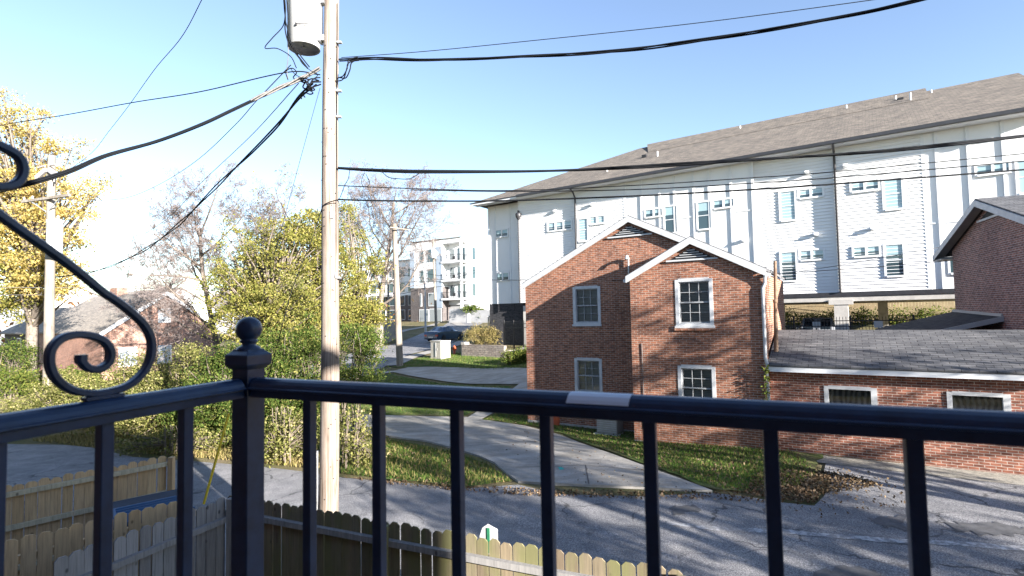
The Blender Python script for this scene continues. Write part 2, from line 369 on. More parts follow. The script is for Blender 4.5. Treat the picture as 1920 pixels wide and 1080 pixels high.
# ------------------------------------------------------------------ ground and paved surfaces
def ground_sheet():
    xs = [-900, -500, -300, -200, -140, -100, -75] + [-60+i*1.0 for i in range(101)] + [45, 60, 90, 140, 250, 500, 900]
    ys = [-300, -150, -80, -50, -30] + [-20+i*1.0 for i in range(121)] + [105, 115, 130, 160, 220, 320, 500, 900, 1600]
    v = [(x, y, ground(x, y)) for y in ys for x in xs]; n = len(xs)
    f = [(j*n+i, j*n+i+1, (j+1)*n+i+1, (j+1)*n+i) for j in range(len(ys)-1) for i in range(n-1)]
    tag(mesh_obj('ground', v, f, 'earth', uv=False), kind='structure')
ground_sheet()
import bmesh
def drape(name, pts, mat, off, kind='structure', parent=None, step=1.0):
    bm = bmesh.new(); bm.faces.new([bm.verts.new((p[0], p[1], 0)) for p in pts])
    xs = [p[0] for p in pts]; ys = [p[1] for p in pts]
    for ax, lo, hi in ((0, min(xs), max(xs)), (1, min(ys), max(ys))):
        k = math.ceil(lo/step)
        while k*step < hi:
            co = [0, 0, 0]; co[ax] = k*step; no = [0, 0, 0]; no[ax] = 1
            bmesh.ops.bisect_plane(bm, geom=bm.verts[:]+bm.edges[:]+bm.faces[:], plane_co=co, plane_no=no, dist=1e-5); k += 1
    bmesh.ops.triangulate(bm, faces=bm.faces[:])
    for v in bm.verts: v.co.z = ground(v.co.x, v.co.y)+off
    bmesh.ops.recalc_face_normals(bm, faces=bm.faces[:])
    for f in bm.faces:
        if f.normal.z < 0: f.normal_flip()
    me = bpy.data.meshes.new(name); bm.to_mesh(me); bm.free(); me.materials.append(MATS[mat])
    o = bpy.data.objects.new(name, me); col.objects.link(o)
    if kind: o['kind'] = kind
    if parent: o.parent = parent
    return o
def G2(l): return [tuple(gp(x, y))[:2] for x, y in l]
def wob(pts, amp, k=4, seed=1):
    rn = random.Random(seed); out = []
    for i, p in enumerate(pts):
        q = pts[(i+1) % len(pts)]
        for j in range(k):
            t = j/k; a = amp if j else amp*.3
            out.append((p[0]+(q[0]-p[0])*t+rn.uniform(-a, a), p[1]+(q[1]-p[1])*t+rn.uniform(-a, a)))
    return out
HO = Vector((3.814, 17.222, 0)); HA = 32
def HW(x, y): return (HO.x + cos(R_(HA))*x + sin(R_(HA))*y, HO.y - sin(R_(HA))*x + cos(R_(HA))*y)
far_edge = G2([(27, 834), (120, 835), (170, 840), (250, 858), (360, 866), (490, 876), (565, 885), (643, 897), (729, 904), (869, 918), (972, 910), (1044, 928), (1200, 932), (1336, 926), (1394, 932), (1468, 944), (1527, 950), (1545, 932), (1560, 905), (1545, 884)])
alley = [(-26, 21.2), (-20.5, 19.2)] + far_edge + [HW(5.3, -.55), HW(10, -.5), (22, 6), (30, -2), (22, -14), (8, 0.2), (1.6, 5.45), (-1.7, 6.9), (-3.4, 7.65), (-4.3, 7.8), (-6.4, 10.2), (-9.5, 8.5), (-16, 11), (-26, 14)]
drape('alley', alley, 'asphalt', .02)
tag(drape('tar_patch', wob(G2([(1630, 974), (1690, 968), (1702, 996), (1655, 993)]), .11, 7, 2), 'tar', .028), kind='structure')
drape('tar_patch', wob(G2([(1762, 982), (1860, 982), (1925, 992), (1960, 1012), (1880, 1006), (1800, 1002)]), .11, 7, 3), 'tar', .028)
drape('tar_patch', wob(G2([(1520, 1078), (1570, 1066), (1640, 1072), (1660, 1095), (1540, 1100)]), .11, 7, 4), 'tar', .028)
drape('tar_patch', wob(G2([(1255, 955), (1300, 948), (1312, 962), (1270, 966)]), .11, 7, 5), 'tar', .028)
ln = [(1250, 979), (1348, 990.6), (1480, 996.4), (1589, 1006), (1702, 1014), (1800, 1018), (1960, 1031)]
drape('lane_line', wob(G2(ln), .03, 4, 7)[:-3] + wob(G2([(x, y+7+.002*(x-1250)) for x, y in reversed(ln)]), .03, 4, 8)[:-3], 'worn_line', .026)
drive = G2([(972, 906), (1150, 915), (1336, 924), (1250, 892), (1150, 855), (1050, 818), (985, 801), (900, 788), (875, 784), (730, 781), (640, 779), (500, 776), (300, 768), (300, 790), (480, 800), (600, 806), (729, 820), (800, 829), (853, 843), (900, 858), (927, 870), (950, 890)])
drape('driveway', drive, 'concrete', .055)
side = MB()
for a, b in zip(drive[:3], drive[1:3]): side.quad((*a, ground(*a)-.05), (*b, ground(*b)-.05), (*b, ground(*b)+.055), (*a, ground(*a)+.055))
for a, b in zip(drive[-6:], drive[-5:]+drive[:1]): side.quad((*a, ground(*a)-.05), (*b, ground(*b)-.05), (*b, ground(*b)+.055), (*a, ground(*a)+.055))
tag(side.build('driveway_edge', 'concrete_old'), kind='structure')
def strip(name, px, wd, mat, off):
    P = [Vector((*p, 0)) for p in G2(px)]; L = []; Rr = []
    for i, p in enumerate(P):
        t = (P[min(i+1, len(P)-1)]-P[max(i-1, 0)]).normalized(); n = Vector((-t.y, t.x, 0))*wd/2
        L.append(tuple(p+n)[:2]); Rr.append(tuple(p-n)[:2])
    return drape(name, L+Rr[::-1], mat, off)
strip('driveway_joint', [(1098, 876), (1104, 912)], .03, 'joint', .061)
strip('driveway_joint', [(968, 880), (1098, 876), (1248, 890)], .025, 'joint', .061)
strip('driveway_joint', [(853, 841), (960, 833), (1082, 828)], .02, 'joint', .061)
strip('driveway_joint', [(735, 806), (860, 797), (935, 793)], .02, 'joint', .061)
drape('paint_mark', wob(G2([(1046, 880), (1054, 879), (1057, 884), (1049, 886)]), .02, 3, 3), 'teal_paint', .061)
drape('walkway', G2([(876, 785), (908, 764), (975, 720), (1010, 720), (943, 765), (901, 789)]), 'concrete', .05)
drape('far_driveway', G2([(1060, 690), (990, 692), (950, 690.5), (850, 690), (800, 689), (765, 690), (740, 696), (700, 700), (620, 706), (560, 716), (600, 722), (690, 706), (737, 699), (770, 706), (830, 716), (880, 721), (960, 722), (1080, 720)]), 'concrete', .05)
street = G2([(560, 690), (640, 668), (690, 657), (745, 644), (790, 626), (830, 612), (868, 601), (892, 597), (915, 600), (905, 606), (880, 618), (862, 634), (845, 645), (806, 656), (772, 664), (752, 673), (732, 684), (700, 698), (640, 706), (560, 722)])
drape('street', street, 'asphalt', .03)
strip('sidewalk', [(735, 687), (770, 671), (806, 661), (850, 649), (868, 640)], 1.1, 'concrete', .07)
strip('sidewalk', [(700, 637), (760, 620), (805, 612), (840, 604), (870, 597)], 1.4, 'concrete', .07)
drape('dry_yard', G2([(-60, 790), (-60, 738), (60, 735), (180, 738), (230, 765), (240, 830), (180, 828), (60, 815)]), 'lawn_dry', .03)
drape('lawn', G2([(560, 772), (640, 777), (730, 779), (872, 781), (905, 762), (960, 725), (880, 724), (820, 719), (768, 709), (730, 702), (650, 716), (560, 735)]), 'lawn', .03)
drape('lawn', G2([(1055, 688), (985, 690), (800, 687.5), (750, 690), (735, 689), (780, 672), (850, 661), (985, 664), (1060, 668)]), 'lawn', .03)
drape('lawn', wob(G2([(905, 789), (945, 768), (985, 740), (992, 800)]) + [HW(-4.6, 1.2), HW(-.1, 1.2), HW(-.1, .02), HW(5.2, .1)] + G2([(1530, 880), (1500, 915), (1400, 925), (1340, 920), (1255, 888), (1155, 851), (1055, 814), (990, 798)]), .07, 4, 31), 'lawn', .035)
drape('verge', wob(G2([(600, 884), (600, 815), (640, 812), (729, 824), (850, 848), (920, 874), (965, 904), (870, 915), (729, 900)]), .1, 5, 32), 'lawn', .03)
drape('gravel_strip', [HW(4.2, -.02), HW(10.1, .18), HW(10.1, -.75), HW(5.2, -.8), HW(4.0, -.5)], 'gravel', .03)

# ------------------------------------------------------------------ plants
def leaf_arrays(P, size, rng, up=.3, asp=.6):
    n = len(P); s = size*rng.uniform(.45, 1.5, (n, 1))
    a = rng.normal(size=(n, 3)); a /= np.linalg.norm(a, axis=1)[:, None]
    r = rng.normal(size=(n, 3)); r[:, 2] += up; b = np.cross(a, r); b /= np.linalg.norm(b, axis=1)[:, None]+1e-6
    V = np.stack([P-a*s*.5, P+b*s*asp*.5-a*s*.05, P+a*s*.5, P-b*s*asp*.5-a*s*.05], 1).reshape(-1, 3); return V
def leaves_obj(name, P, size, mat, seed, parent=None, asp=.6):
    rng = np.random.default_rng(seed); V = leaf_arrays(np.asarray(P, float), size, rng, asp=asp); n = len(P)
    me = bpy.data.meshes.new(name); me.vertices.add(4*n); me.vertices.foreach_set('co', V.astype(np.float32).ravel())
    me.loops.add(4*n); me.loops.foreach_set('vertex_index', np.arange(4*n, dtype=np.int32))
    me.polygons.add(n); me.polygons.foreach_set('loop_start', np.arange(0, 4*n, 4, dtype=np.int32))
    me.update(calc_edges=True); me.validate(); me.materials.append(MATS[mat])
    o = bpy.data.objects.new(name, me); col.objects.link(o)
    if parent: o.parent = parent
    return o
def clumps(ells, n, rng, shell=.55):
    """clump centres in a union of ellipsoids (cx,cy,cz,rx,ry,rz,weight), mostly towards the outside"""
    w = np.array([e[6] if len(e) > 6 else 1. for e in ells]); k = rng.choice(len(ells), n, p=w/w.sum()); E = np.array([e[:6] for e in ells])[k]
    d = rng.normal(size=(n, 3)); d /= np.linalg.norm(d, axis=1)[:, None]
    r = shell + (1-shell)*rng.random((n, 1)); r *= rng.uniform(.75, 1.08, (n, 1))
    return E[:, :3] + d*r*E[:, 3:]
def leafy(name, label, cat, base, ells, nc, per, cr, size, mat, seed, trunk_r, trunk_h, bark='bark', group=None, limbs=60, lean=(0, 0), trunks=1, asp=.6, extra=None, shell=.5):
    rng = np.random.default_rng(seed); rn = random.Random(seed)
    root = thing(name, label, cat, base, 0, group)
    C = clumps(ells, nc, rng, shell)
    P = (C[:, None, :] + rng.normal(size=(nc, per, 3))*np.array([cr, cr, cr*.6])*rng.uniform(.5, 1.3, (nc, 1, 1))).reshape(-1, 3)
    P = P[P[:, 2] > .05]
    leaves_obj('crown', P, size, mat, seed+1, root, asp)
    if extra:
        C2 = clumps(extra[1], extra[2], rng, .2); P2 = (C2[:, None, :] + rng.normal(size=(extra[2], per, 3))*np.array([cr, cr, cr*.6])).reshape(-1, 3)
        leaves_obj('inner_foliage', P2, size, extra[0], seed+3, root, asp)
    m = MB(); fork = []
    for k in range(trunks):
        ox, oy = (rn.uniform(-.4, .4), rn.uniform(-.4, .4)) if trunks > 1 else (0, 0)
        pts = [(ox + lean[0]*t*t + rn.uniform(-.06, .06)*trunk_h*t*.5, oy + lean[1]*t*t + rn.uniform(-.06, .06)*trunk_h*t*.5, trunk_h*t-.1*(t == 0)) for t in (0, .2, .4, .6, .8, 1)]
        sp = spline(pts, 4); m.tube(sp, [trunk_r*(1.25-.75*i/(len(sp)-1)) if i else trunk_r*1.5 for i in range(len(sp))], 8); fork += sp[len(sp)//3:]
    m.build('trunk', bark, root, uv=False)
    b = MB()
    for c in C[rng.choice(nc, min(limbs, nc), replace=False)]:
        c = Vector(c); q = min(fork, key=lambda f: (f-c).length + abs(f.z-(c.z*.6)))
        mid = q.lerp(c, .5) + Vector((rn.uniform(-.2, .2), rn.uniform(-.2, .2), rn.uniform(-.1, .35)))*(c-q).length*.35
        b.tube(spline([q, mid, c], 4), [trunk_r*.38*(1-i/9.)+.008 for i in range(9)], 4)
    b.build('limbs', bark, root, uv=False); return root

def skeleton(seed, h, r, levels=5, spread=.75, first=.3, dens=1.0, lean=(0, 0), up=.25, n0=9, tmin=.006):
    rn = random.Random(seed); segs = []
    def grow(p, d, L, r, lev):
        n = 5 if lev < 3 else 3; pts = [p.copy()]; q = p.copy(); dd = d.copy()
        for i in range(n):
            wv = .12 + .08*lev
            dd = (dd + Vector((rn.uniform(-wv, wv), rn.uniform(-wv, wv), rn.uniform(-wv, wv)+up*.25*(lev > 0)))).normalized()
            q = q + dd*(L/n); pts.append(q.copy())
        r1 = r*(.45 if lev == 0 else .35)
        segs.append((pts, [max(tmin, r+(r1-r)*i/n) for i in range(n+1)], lev))
        if lev >= levels: return
        k = int((n0 if lev == 0 else (6 if lev == 1 else 5 if lev < 4 else 4))*dens + rn.random())
        for j in range(k):
            t = first + (1-first)*(j+rn.random())/k if lev == 0 else .2 + .8*(j+rn.random())/k
            t = min(t, .999); i = int(t*n); a = pts[i].lerp(pts[i+1], t*n-i); tg = (pts[i+1]-pts[i]).normalized()
            o = tg.orthogonal().normalized(); o.rotate(Matrix.Rotation(rn.uniform(0, 2*pi), 3, tg))
            nd = (tg*(1-spread*.6) + o*spread*rn.uniform(.6, 1.1)).normalized()
            cr_ = max(tmin, (r+(r1-r)*t)*rn.uniform(.45, .7))
            grow(a, nd, L*rn.uniform(.42, .62)*(1.15-.5*t if lev == 0 else 1.05-.35*t), cr_, lev+1)
    grow(Vector((0, 0, -.1)), Vector((lean[0], lean[1], 1)).normalized(), h*.8, r, 0)
    return segs
def bare(name, label, cat, base, seed, h, r, mat='bark', tw='twig', leaves=None, nleaf=0, lsize=.1, group=None, rot=0, **k):
    root = thing(name, label, cat, base, rot, group); sg = skeleton(seed, h, r, **k)
    m = MB(); t = MB(); tips = []
    for pts, rs, lev in sg:
        if lev <= 1: m.tube(pts if lev else spline(pts, 3), rs if lev else [rs[0]+(rs[-1]-rs[0])*i/15 for i in range(16)], 8 if lev == 0 else 6)
        else:
            t.tube(pts, rs, 3, False)
            if lev >= 4: tips += pts[1:]
    m.build('trunk', mat, root, uv=False); t.build('crown', tw, root, uv=False)
    if leaves:
        rng = np.random.default_rng(seed); P = np.array([tuple(p) for p in tips]); P = P[rng.choice(len(P), nleaf)] + rng.normal(size=(nleaf, 3))*.12
        leaves_obj('foliage', P, lsize, leaves, seed, root)
    return root

def gb(px, py, d):      # base point on the ground below the pixel column at depth d
    p = at(px, py, d); return gz(p.x, p.y)
def ell(base, px, py, d, rx, ry, rz, w=1):
    p = at(px, py, d); return (p.x-base.x, p.y-base.y, p.z-base.z, rx, ry, rz, w)

B = gb(60, 600, 36)
leafy('yellow_tree', 'tall tree with golden yellow autumn leaves behind the left utility pole', 'tree', B,
      [ell(B, 20, 300, 36, 4.8, 4, 3.8, 2), ell(B, 110, 360, 35, 3.2, 3, 2.6, 1.2), ell(B, 60, 450, 34.5, 4.2, 3.5, 2.6, 1.6), ell(B, -60, 400, 36, 5, 4, 5, 1.4), ell(B, 95, 520, 34, 2.6, 2.5, 1.8, .7), ell(B, 25, 215, 36, 2.6, 2.5, 1.5, .35)],
      430, 90, .36, .15, 'leaf_yellow', 11, .34, 11, limbs=150, extra=('leaf_yellowgreen', [ell(B, 20, 430, 36.5, 5, 3, 3.5), ell(B, 70, 500, 35.5, 3.5, 3, 2.6), ell(B, 10, 560, 35, 3, 2.5, 2)], 150))
B = gb(425, 630, 31)
bare('bare_tree', 'leafless tree with a pale trunk and wide grey twigs before the gabled house', 'tree', B, 26, 12.0, .19, 'bark', levels=5, spread=.9, first=.25, lean=(-.2, 0), dens=1.25, up=.3, n0=12, tmin=.0075)
B = gb(300, 600, 47)
bare('bare_tree', 'smaller leafless brownish tree behind the roof of the gabled house', 'tree', B, 5, 9.0, .2, levels=5, spread=.95, first=.2, dens=1.1, leaves='leaf_rust', nleaf=900, lsize=.11, tmin=.009)
B = gb(500, 640, 26)
leafy('yellow_green_tree', 'broad tree with yellow green leaves filling the space left of the near pole', 'tree', B,
      [ell(B, 500, 500, 26, 2.8, 2.4, 2.0, 2), ell(B, 560, 470, 26, 1.7, 2, 2.0, 1.2), ell(B, 440, 540, 25, 1.6, 2, 1.4, 1), ell(B, 550, 590, 24, 2.2, 2, 1.9, 1.4), ell(B, 470, 600, 24, 2.0, 1.8, 1.5, 1.2), ell(B, 640, 560, 26, 1.5, 1.6, 2.4, .9), ell(B, 470, 440, 27, 1.6, 1.5, .9, .5)],
      400, 85, .24, .095, 'leaf_yellowgreen', 21, .2, 5.0, limbs=260, trunks=3, extra=('leaf_shrub', [ell(B, 500, 540, 26, 2.8, 2.2, 2.2), ell(B, 560, 560, 25, 2, 2, 2.2)], 90))
B = gb(560, 640, 30)
bare('half_bare_tree', 'thin tree with sparse olive leaves rising above the yellow green tree beside the near pole', 'tree', B, 41, 11.6, .18, levels=5, spread=.85, first=.3, dens=1.2, leaves='leaf_yellowgreen', nleaf=1500, lsize=.11, lean=(-.06, 0), tmin=.006)
B = gb(598, 640, 27)
leafy('olive_tree', 'olive and green tree directly behind the near utility pole', 'tree', B,
      [ell(B, 590, 430, 27, 1.5, 1.5, 1.2, 1), ell(B, 620, 500, 27, 1.6, 1.6, 1.6, 1), ell(B, 600, 600, 26, 2.0, 1.8, 1.8, 1.2)], 230, 80, .26, .105, 'leaf_yellowgreen', 23, .16, 5.4, limbs=80)
B = gb(705, 640, 42)
bare('bare_tree', 'leafless tree with thin twigs between the near pole and the street pole', 'tree', B, 77, 15.2, .24, levels=5, spread=.8, first=.3, dens=1.25, leaves='leaf_rust', nleaf=350, lsize=.11, up=.4, tmin=.0075)
B = gb(672, 640, 29)
leafy('yellow_leaved_tree', 'slender tree with yellowing leaves just right of the near pole', 'tree', B,
      [ell(B, 655, 450, 30, 1.2, 1.2, 1.2, .5), ell(B, 668, 560, 28, 1.5, 1.4, 1.8, 1), ell(B, 690, 590, 27, 1.0, 1.2, 1.1, .6), ell(B, 700, 495, 29, .7, .8, .7, .3), ell(B, 650, 400, 30, .9, .9, .7, .25)], 150, 70, .24, .10, 'leaf_yellowgreen', 31, .14, 5.6, limbs=70)
B = gb(655, 700, 21)
leafy('dark_shrub', 'dark green shrub with reddish twigs right of the near pole beyond the driveway', 'shrub', B,
      [ell(B, 655, 640, 21, 1.2, 1.0, 1.0, 1), ell(B, 693, 650, 21.5, .7, .8, .9, .7), ell(B, 640, 720, 20, 1.0, .9, .8, .8), ell(B, 680, 705, 20.5, .7, .7, .5, .4)], 190, 75, .2, .075, 'leaf_green', 33, .05, 1.8, limbs=60, trunks=4)
# thicket along the alley
SH = [(130, 700, 21.5, 2.6, 1.75, 'leaf_shrub', 'pale green shrub seen through the iron scroll'),
      (255, 690, 20, 2.4, 2.25, 'leaf_shrub', 'pale shrub with white flecks right of the iron scroll'),
      (345, 680, 19.5, 2.3, 2.6, 'leaf_shrub', 'rounded olive shrub below the brick gable'),
      (420, 670, 18.5, 2.0, 2.65, 'leaf_green', 'deep green shrub behind the ball finial'),
      (515, 660, 18, 2.0, 3.0, 'leaf_green', 'tall deep green shrub left of the near pole'),
      (575, 650, 18.5, 1.7, 3.3, 'leaf_green', 'tallest dark green shrub behind the near pole')]
for i, (px, py, d, rx, zc, lm, lb) in enumerate(SH):
    B = gb(px, 800, d)
    leafy('shrub', lb, 'shrub', B, [(0, 0, zc*.55, rx*.8, 1.3, zc*.6, 1), (rx*.4, -.4, zc*.4, rx*.5, 1.0, zc*.45, .7), (-rx*.45, -.3, zc*.45, rx*.5, 1.1, zc*.5, .7), (0, .2, zc*1.0, rx*.5, .8, zc*.35, .5)],
          300, 90, .2, .07, lm, 50+i, .035, zc*.9, 'stem', 'shrubs beside the alley', 130, trunks=7, shell=.4)
B = gb(655, 850, 15.2)
leafy('thin_shrub', 'straggly shrub of bare stems and few leaves right of the near pole', 'shrub', B, [(0, 0, 1.0, .7, .7, .9, 1), (.5, .1, .5, .6, .6, .5, .6)], 90, 26, .2, .075, 'leaf_shrub', 71, .02, 1.9, 'stem', None, 110, trunks=10)
B = gb(540, 860, 15.8)
leafy('thin_shrub', 'low twiggy shrub at the alley edge left of the near pole', 'shrub', B, [(0, 0, .8, 1.0, .7, .8, 1), (-.7, .1, .5, .8, .6, .5, .6)], 130, 32, .2, .075, 'leaf_shrub', 72, .02, 1.6, 'stem', None, 110, trunks=9)
B = gb(330, 850, 17.0)
leafy('thin_shrub', 'dry twiggy undergrowth at the alley edge below the left railing', 'shrub', B, [(0, 0, .4, 2.2, .6, .4, 1)], 110, 26, .2, .07, 'leaf_shrub', 73, .015, .9, 'stem', None, 110, trunks=12)
B = gb(20, 740, 30)
leafy('hedge', 'long clipped green hedge along the dry yard at the left', 'hedge', B, [(x, -x*.1, .9, 1.1, .8, .9, 1) for x in (-5, -3.6, -2.2, -.8, .6, 2, 3.4, 4.8)], 420, 50, .2, .1, 'leaf_hedge', 81, .04, 1.4, 'stem', None, 90, trunks=8, shell=.5)
B = gb(20, 690, 35)
leafy('dark_bush', 'dark reddish bush above the clipped hedge at the left edge', 'bush', B, [(0, 0, 1.9, 1.9, 1.2, 1.5, 1), (-2, 0, 1.6, 1.5, 1.2, 1.2, .7)], 130, 50, .3, .11, 'leaf_green', 83, .05, 1.8, 'stem', None, 70, trunks=6)
B = gb(905, 645, 40)
leafy('ornamental_grass', 'clump of tan ornamental grass above the stone retaining wall', 'ornamental grass', B, [(-.4, 0, 1.4, 1.0, .6, .8, 1), (.9, -.2, 1.3, 1.0, .6, .75, 1)], 150, 60, .2, .16, 'ornamental_grass', 85, .02, .8, 'stem', None, 40, trunks=8, asp=.16)
B = gb(965, 676, 33)
leafy('green_shrub', 'bright green shrub beside the left corner of the brick house', 'shrub', B, [(0, 0, .45, .8, .5, .5, 1), (.7, -.1, .5, .6, .5, .5, .6)], 90, 46, .16, .1, 'leaf_hedge', 87, .02, .6, 'stem', None, 40, trunks=6)
B = gb(885, 580, 82)
leafy('vine_shrub', 'green climbing shrub on top of the grey garden wall by the apartment block', 'shrub', B, [(0, 0, 2.0, 1.6, .8, .7, 1), (1.5, 0, 1.2, .7, .6, 1.2, .6)], 80, 40, .3, .2, 'leaf_green', 89, .05, 1.6, 'stem', None, 20)
# distant tree line, reads as one mass
rng = np.random.default_rng(5); pts = []
for k in range(900):
    a = R_(rng.uniform(-75, 35)); d = rng.uniform(95, 150) if a < R_(-8) else rng.uniform(140, 190)
    cx, cy = d*sin(a), d*cos(a); zz = ground(cx, cy)+rng.uniform(0, 1)**1.3*(5.5 if a < R_(-8) else 4.5)
    pts.append((cx, cy, zz))
P = (np.array(pts)[:, None, :] + rng.normal(size=(900, 26, 3))*np.array([1.5, 1.5, 1.0])).reshape(-1, 3)
tag(leaves_obj('tree_line', P, .7, 'leaf_rust', 6), 'brownish line of distant trees along the horizon', 'trees', kind='stuff')

# grass blades and fallen leaves
def inpoly(p, poly):
    x, y = p; r = False; j = len(poly)-1
    for i in range(len(poly)):
        xi, yi = poly[i]; xj, yj = poly[j]
        if (yi > y) != (yj > y) and x < (xj-xi)*(y-yi)/(yj-yi)+xi: r = not r
        j = i
    return r
def scatter(polys, n, seed, excl=()):
    rn = random.Random(seed); out = []
    A = []
    for p in polys:
        xs = [q[0] for q in p]; ys = [q[1] for q in p]; A.append((min(xs), max(xs), min(ys), max(ys)))
    ar = [(a[1]-a[0])*(a[3]-a[2]) for a in A]
    while len(out) < n:
        k = rn.choices(range(len(polys)), ar)[0]; a = A[k]; p = (rn.uniform(a[0], a[1]), rn.uniform(a[2], a[3]))
        if inpoly(p, polys[k]) and not any(inpoly(p, e) for e in excl): out.append(p)
    return out
def grass(name, label, polys, n, h, seed, mat='grass_blade', excl=()):
    rn = random.Random(seed); v = []; f = []
    for x, y in scatter(polys, n, seed, excl):
        z = ground(x, y)+.02; a = rn.uniform(0, 2*pi); l = h*rn.uniform(.5, 1.3); wd = h*.13; b = len(v); k = rn.uniform(.1, .7)*l; c = rn.uniform(0, 2*pi)
        v += [(x-cos(a)*wd, y-sin(a)*wd, z), (x+cos(a)*wd, y+sin(a)*wd, z), (x+cos(c)*k, y+sin(c)*k, z+l)]; f.append((b, b+1, b+2))
    tag(mesh_obj(name, v, f, mat, uv=False), label, 'grass', kind='stuff')
verge_p = G2([(640, 890), (640, 812), (729, 826), (850, 850), (920, 876), (960, 904), (870, 913), (729, 899)])
house_p = G2([(905, 790), (945, 768), (985, 745), (992, 800)]) + [HW(-4.6, 1.15), HW(-.15, 1.15), HW(-.15, -.05), HW(4.6, -.05)] + G2([(1530, 890), (1500, 915), (1400, 922), (1345, 918), (1258, 886), (1158, 850), (1058, 813), (994, 798)])
lawn_p = G2([(600, 774), (730, 778), (872, 780), (900, 760), (950, 727), (830, 720), (768, 711), (730, 704), (600, 730)])
lawn2_p = G2([(1000, 688), (800, 686.5), (745, 689), (780, 674), (850, 663), (985, 666)])
weed_p = G2([(60, 828), (250, 850), (490, 870), (600, 882), (600, 850), (480, 840), (250, 820), (120, 815)])
grass('grass', 'short green grass with dry tufts on the verge beside the alley', [verge_p], 9000, .085, 1)
grass('grass', 'green grass and clover along the foot of the brick house', [house_p], 15000, .085, 2)
grass('grass', 'short lawn between the two concrete driveways', [lawn_p], 14000, .08, 3)
grass('grass', 'sunlit lawn around the utility cabinet beyond the far driveway', [lawn2_p], 9000, .10, 4)
grass('weeds', 'dry tan grass tufts mixed into the verge along the alley', [verge_p, weed_p], 3200, .12, 15, 'ornamental_grass')
grass('weeds', 'dry weeds along the far edge of the alley at the left', [weed_p], 5000, .11, 5, 'ornamental_grass')
lit = scatter([house_p], 3200, 8) + scatter([G2([(1394, 930), (1468, 942), (1527, 948), (1542, 930), (1600, 922), (1655, 914), (1610, 897), (1562, 889), (1500, 880), (1420, 890)])], 3000, 9) + scatter([G2([(1336, 930), (1394, 945), (1540, 975), (1700, 950), (1720, 915), (1650, 890), (1560, 880)])], 420, 19) + scatter([G2([(985, 805), (1150, 860), (1250, 896), (1330, 922), (1100, 910), (980, 880), (930, 850)])], 160, 20) + scatter([verge_p], 900, 10) + scatter([G2([(640, 897), (1336, 926), (1394, 934), (1468, 948), (1300, 940), (1040, 935), (869, 925), (729, 911)])], 1100, 11) + scatter([weed_p], 600, 14)
rng = np.random.default_rng(3)
P = np.array([(x, y, ground(x, y)+.045+.02*rng.random()) for x, y in lit])
tag(leaves_obj('fallen_leaves', P, .062, 'leaf_litter', 12), 'brown fallen leaves scattered over the grass and alley by the brick house', 'leaves', kind='stuff')

# ------------------------------------------------------------------ buildings
def wall_open(m, x0, x1, z0, z1, ops, y, rev):
    """wall in the plane y (outside towards -y) with real openings (ox0,ox1,oz0,oz1) and reveals of depth rev"""
    xs = sorted({x0, x1, *[o[0] for o in ops], *[o[1] for o in ops]}); zs = sorted({z0, z1, *[o[2] for o in ops], *[o[3] for o in ops]})
    for a, b in zip(xs, xs[1:]):
        for c, d in zip(zs, zs[1:]):
            mx, mz = (a+b)/2, (c+d)/2
            if not any(o[0] < mx < o[1] and o[2] < mz < o[3] for o in ops): m.quad((a, y, c), (b, y, c), (b, y, d), (a, y, d))
    for a, b, c, d in ops:
        e = y+rev
        m.quad((a, y, c), (a, y, d), (a, e, d), (a, e, c)); m.quad((b, y, d), (b, y, c), (b, e, c), (b, e, d))
        m.quad((a, y, d), (b, y, d), (b, e, d), (a, e, d)); m.quad((b, y, c), (a, y, c), (a, e, c), (b, e, c))
def sash_window(root, x0, x1, z0, z1, y, rev=.1, rows=2, cols=3, sill=True, label=None):
    """white double-hung window filling an opening; children: frame > pane, muntins, blind, sill"""
    f = MB(); fw = .075; yo = y-.02; yi = y+rev
    f.box(x0-.03, x0+fw, yo, yi, z0, z1); f.box(x1-fw, x1+.03, yo, yi, z0, z1)
    f.box(x0+fw, x1-fw, yo, yi, z1-fw, z1+.03); f.box(x0+fw, x1-fw, yo, yi, z0, z0+fw)
    win = f.build('window', 'old_white_paint', root)
    if label: win['label'] = label
    zm = (z0+z1)/2; s = MB(); a, b, c, d = x0+fw, x1-fw, z0+fw, z1-fw
    for lo, hi, yy in ((c, zm+.02, y+.055), (zm-.02, d, y+.03)):
        s.box(a, a+.035, yy, yy+.03, lo, hi); s.box(b-.035, b, yy, yy+.03, lo, hi)
        s.box(a+.035, b-.035, yy, yy+.03, lo, lo+.045); s.box(a+.035, b-.035, yy, yy+.03, hi-.04, hi)
        n = MB()
        for k in range(1, cols): xx = a+.035+(b-a-.07)*k/cols; s.box(xx-.009, xx+.009, yy+.004, yy+.024, lo+.045, hi-.04)
        for k in range(1, rows):
            zz = lo+.045+(hi-lo-.085)*k/rows
            xs = [a+.035+(b-a-.07)*q/cols for q in range(cols+1)]
            for q in range(cols): s.box(xs[q]+.009*(q > 0), xs[q+1]-.009*(q < cols-1), yy+.004, yy+.024, zz-.009, zz+.009)
    s.build('muntins', 'muntin', win)
    p = MB(); p.quad((a, y+.07, c), (b, y+.07, c), (b, y+.07, zm), (a, y+.07, zm)); p.quad((a, y+.046, zm), (b, y+.046, zm), (b, y+.046, d), (a, y+.046, d)); p.build('pane', 'window_glass', win)
    q = MB(); q.quad((a-.03, y+rev+.03, c-.03), (b+.03, y+rev+.03, c-.03), (b+.03, y+rev+.03, d+.03), (a-.03, y+rev+.03, d+.03)); q.build('blind', 'blind', win)
    if sill: MB().box(x0-.06, x1+.06, y-.06, y-.021, z0-.06, z0+.01).build('sill', 'old_white_paint', win)

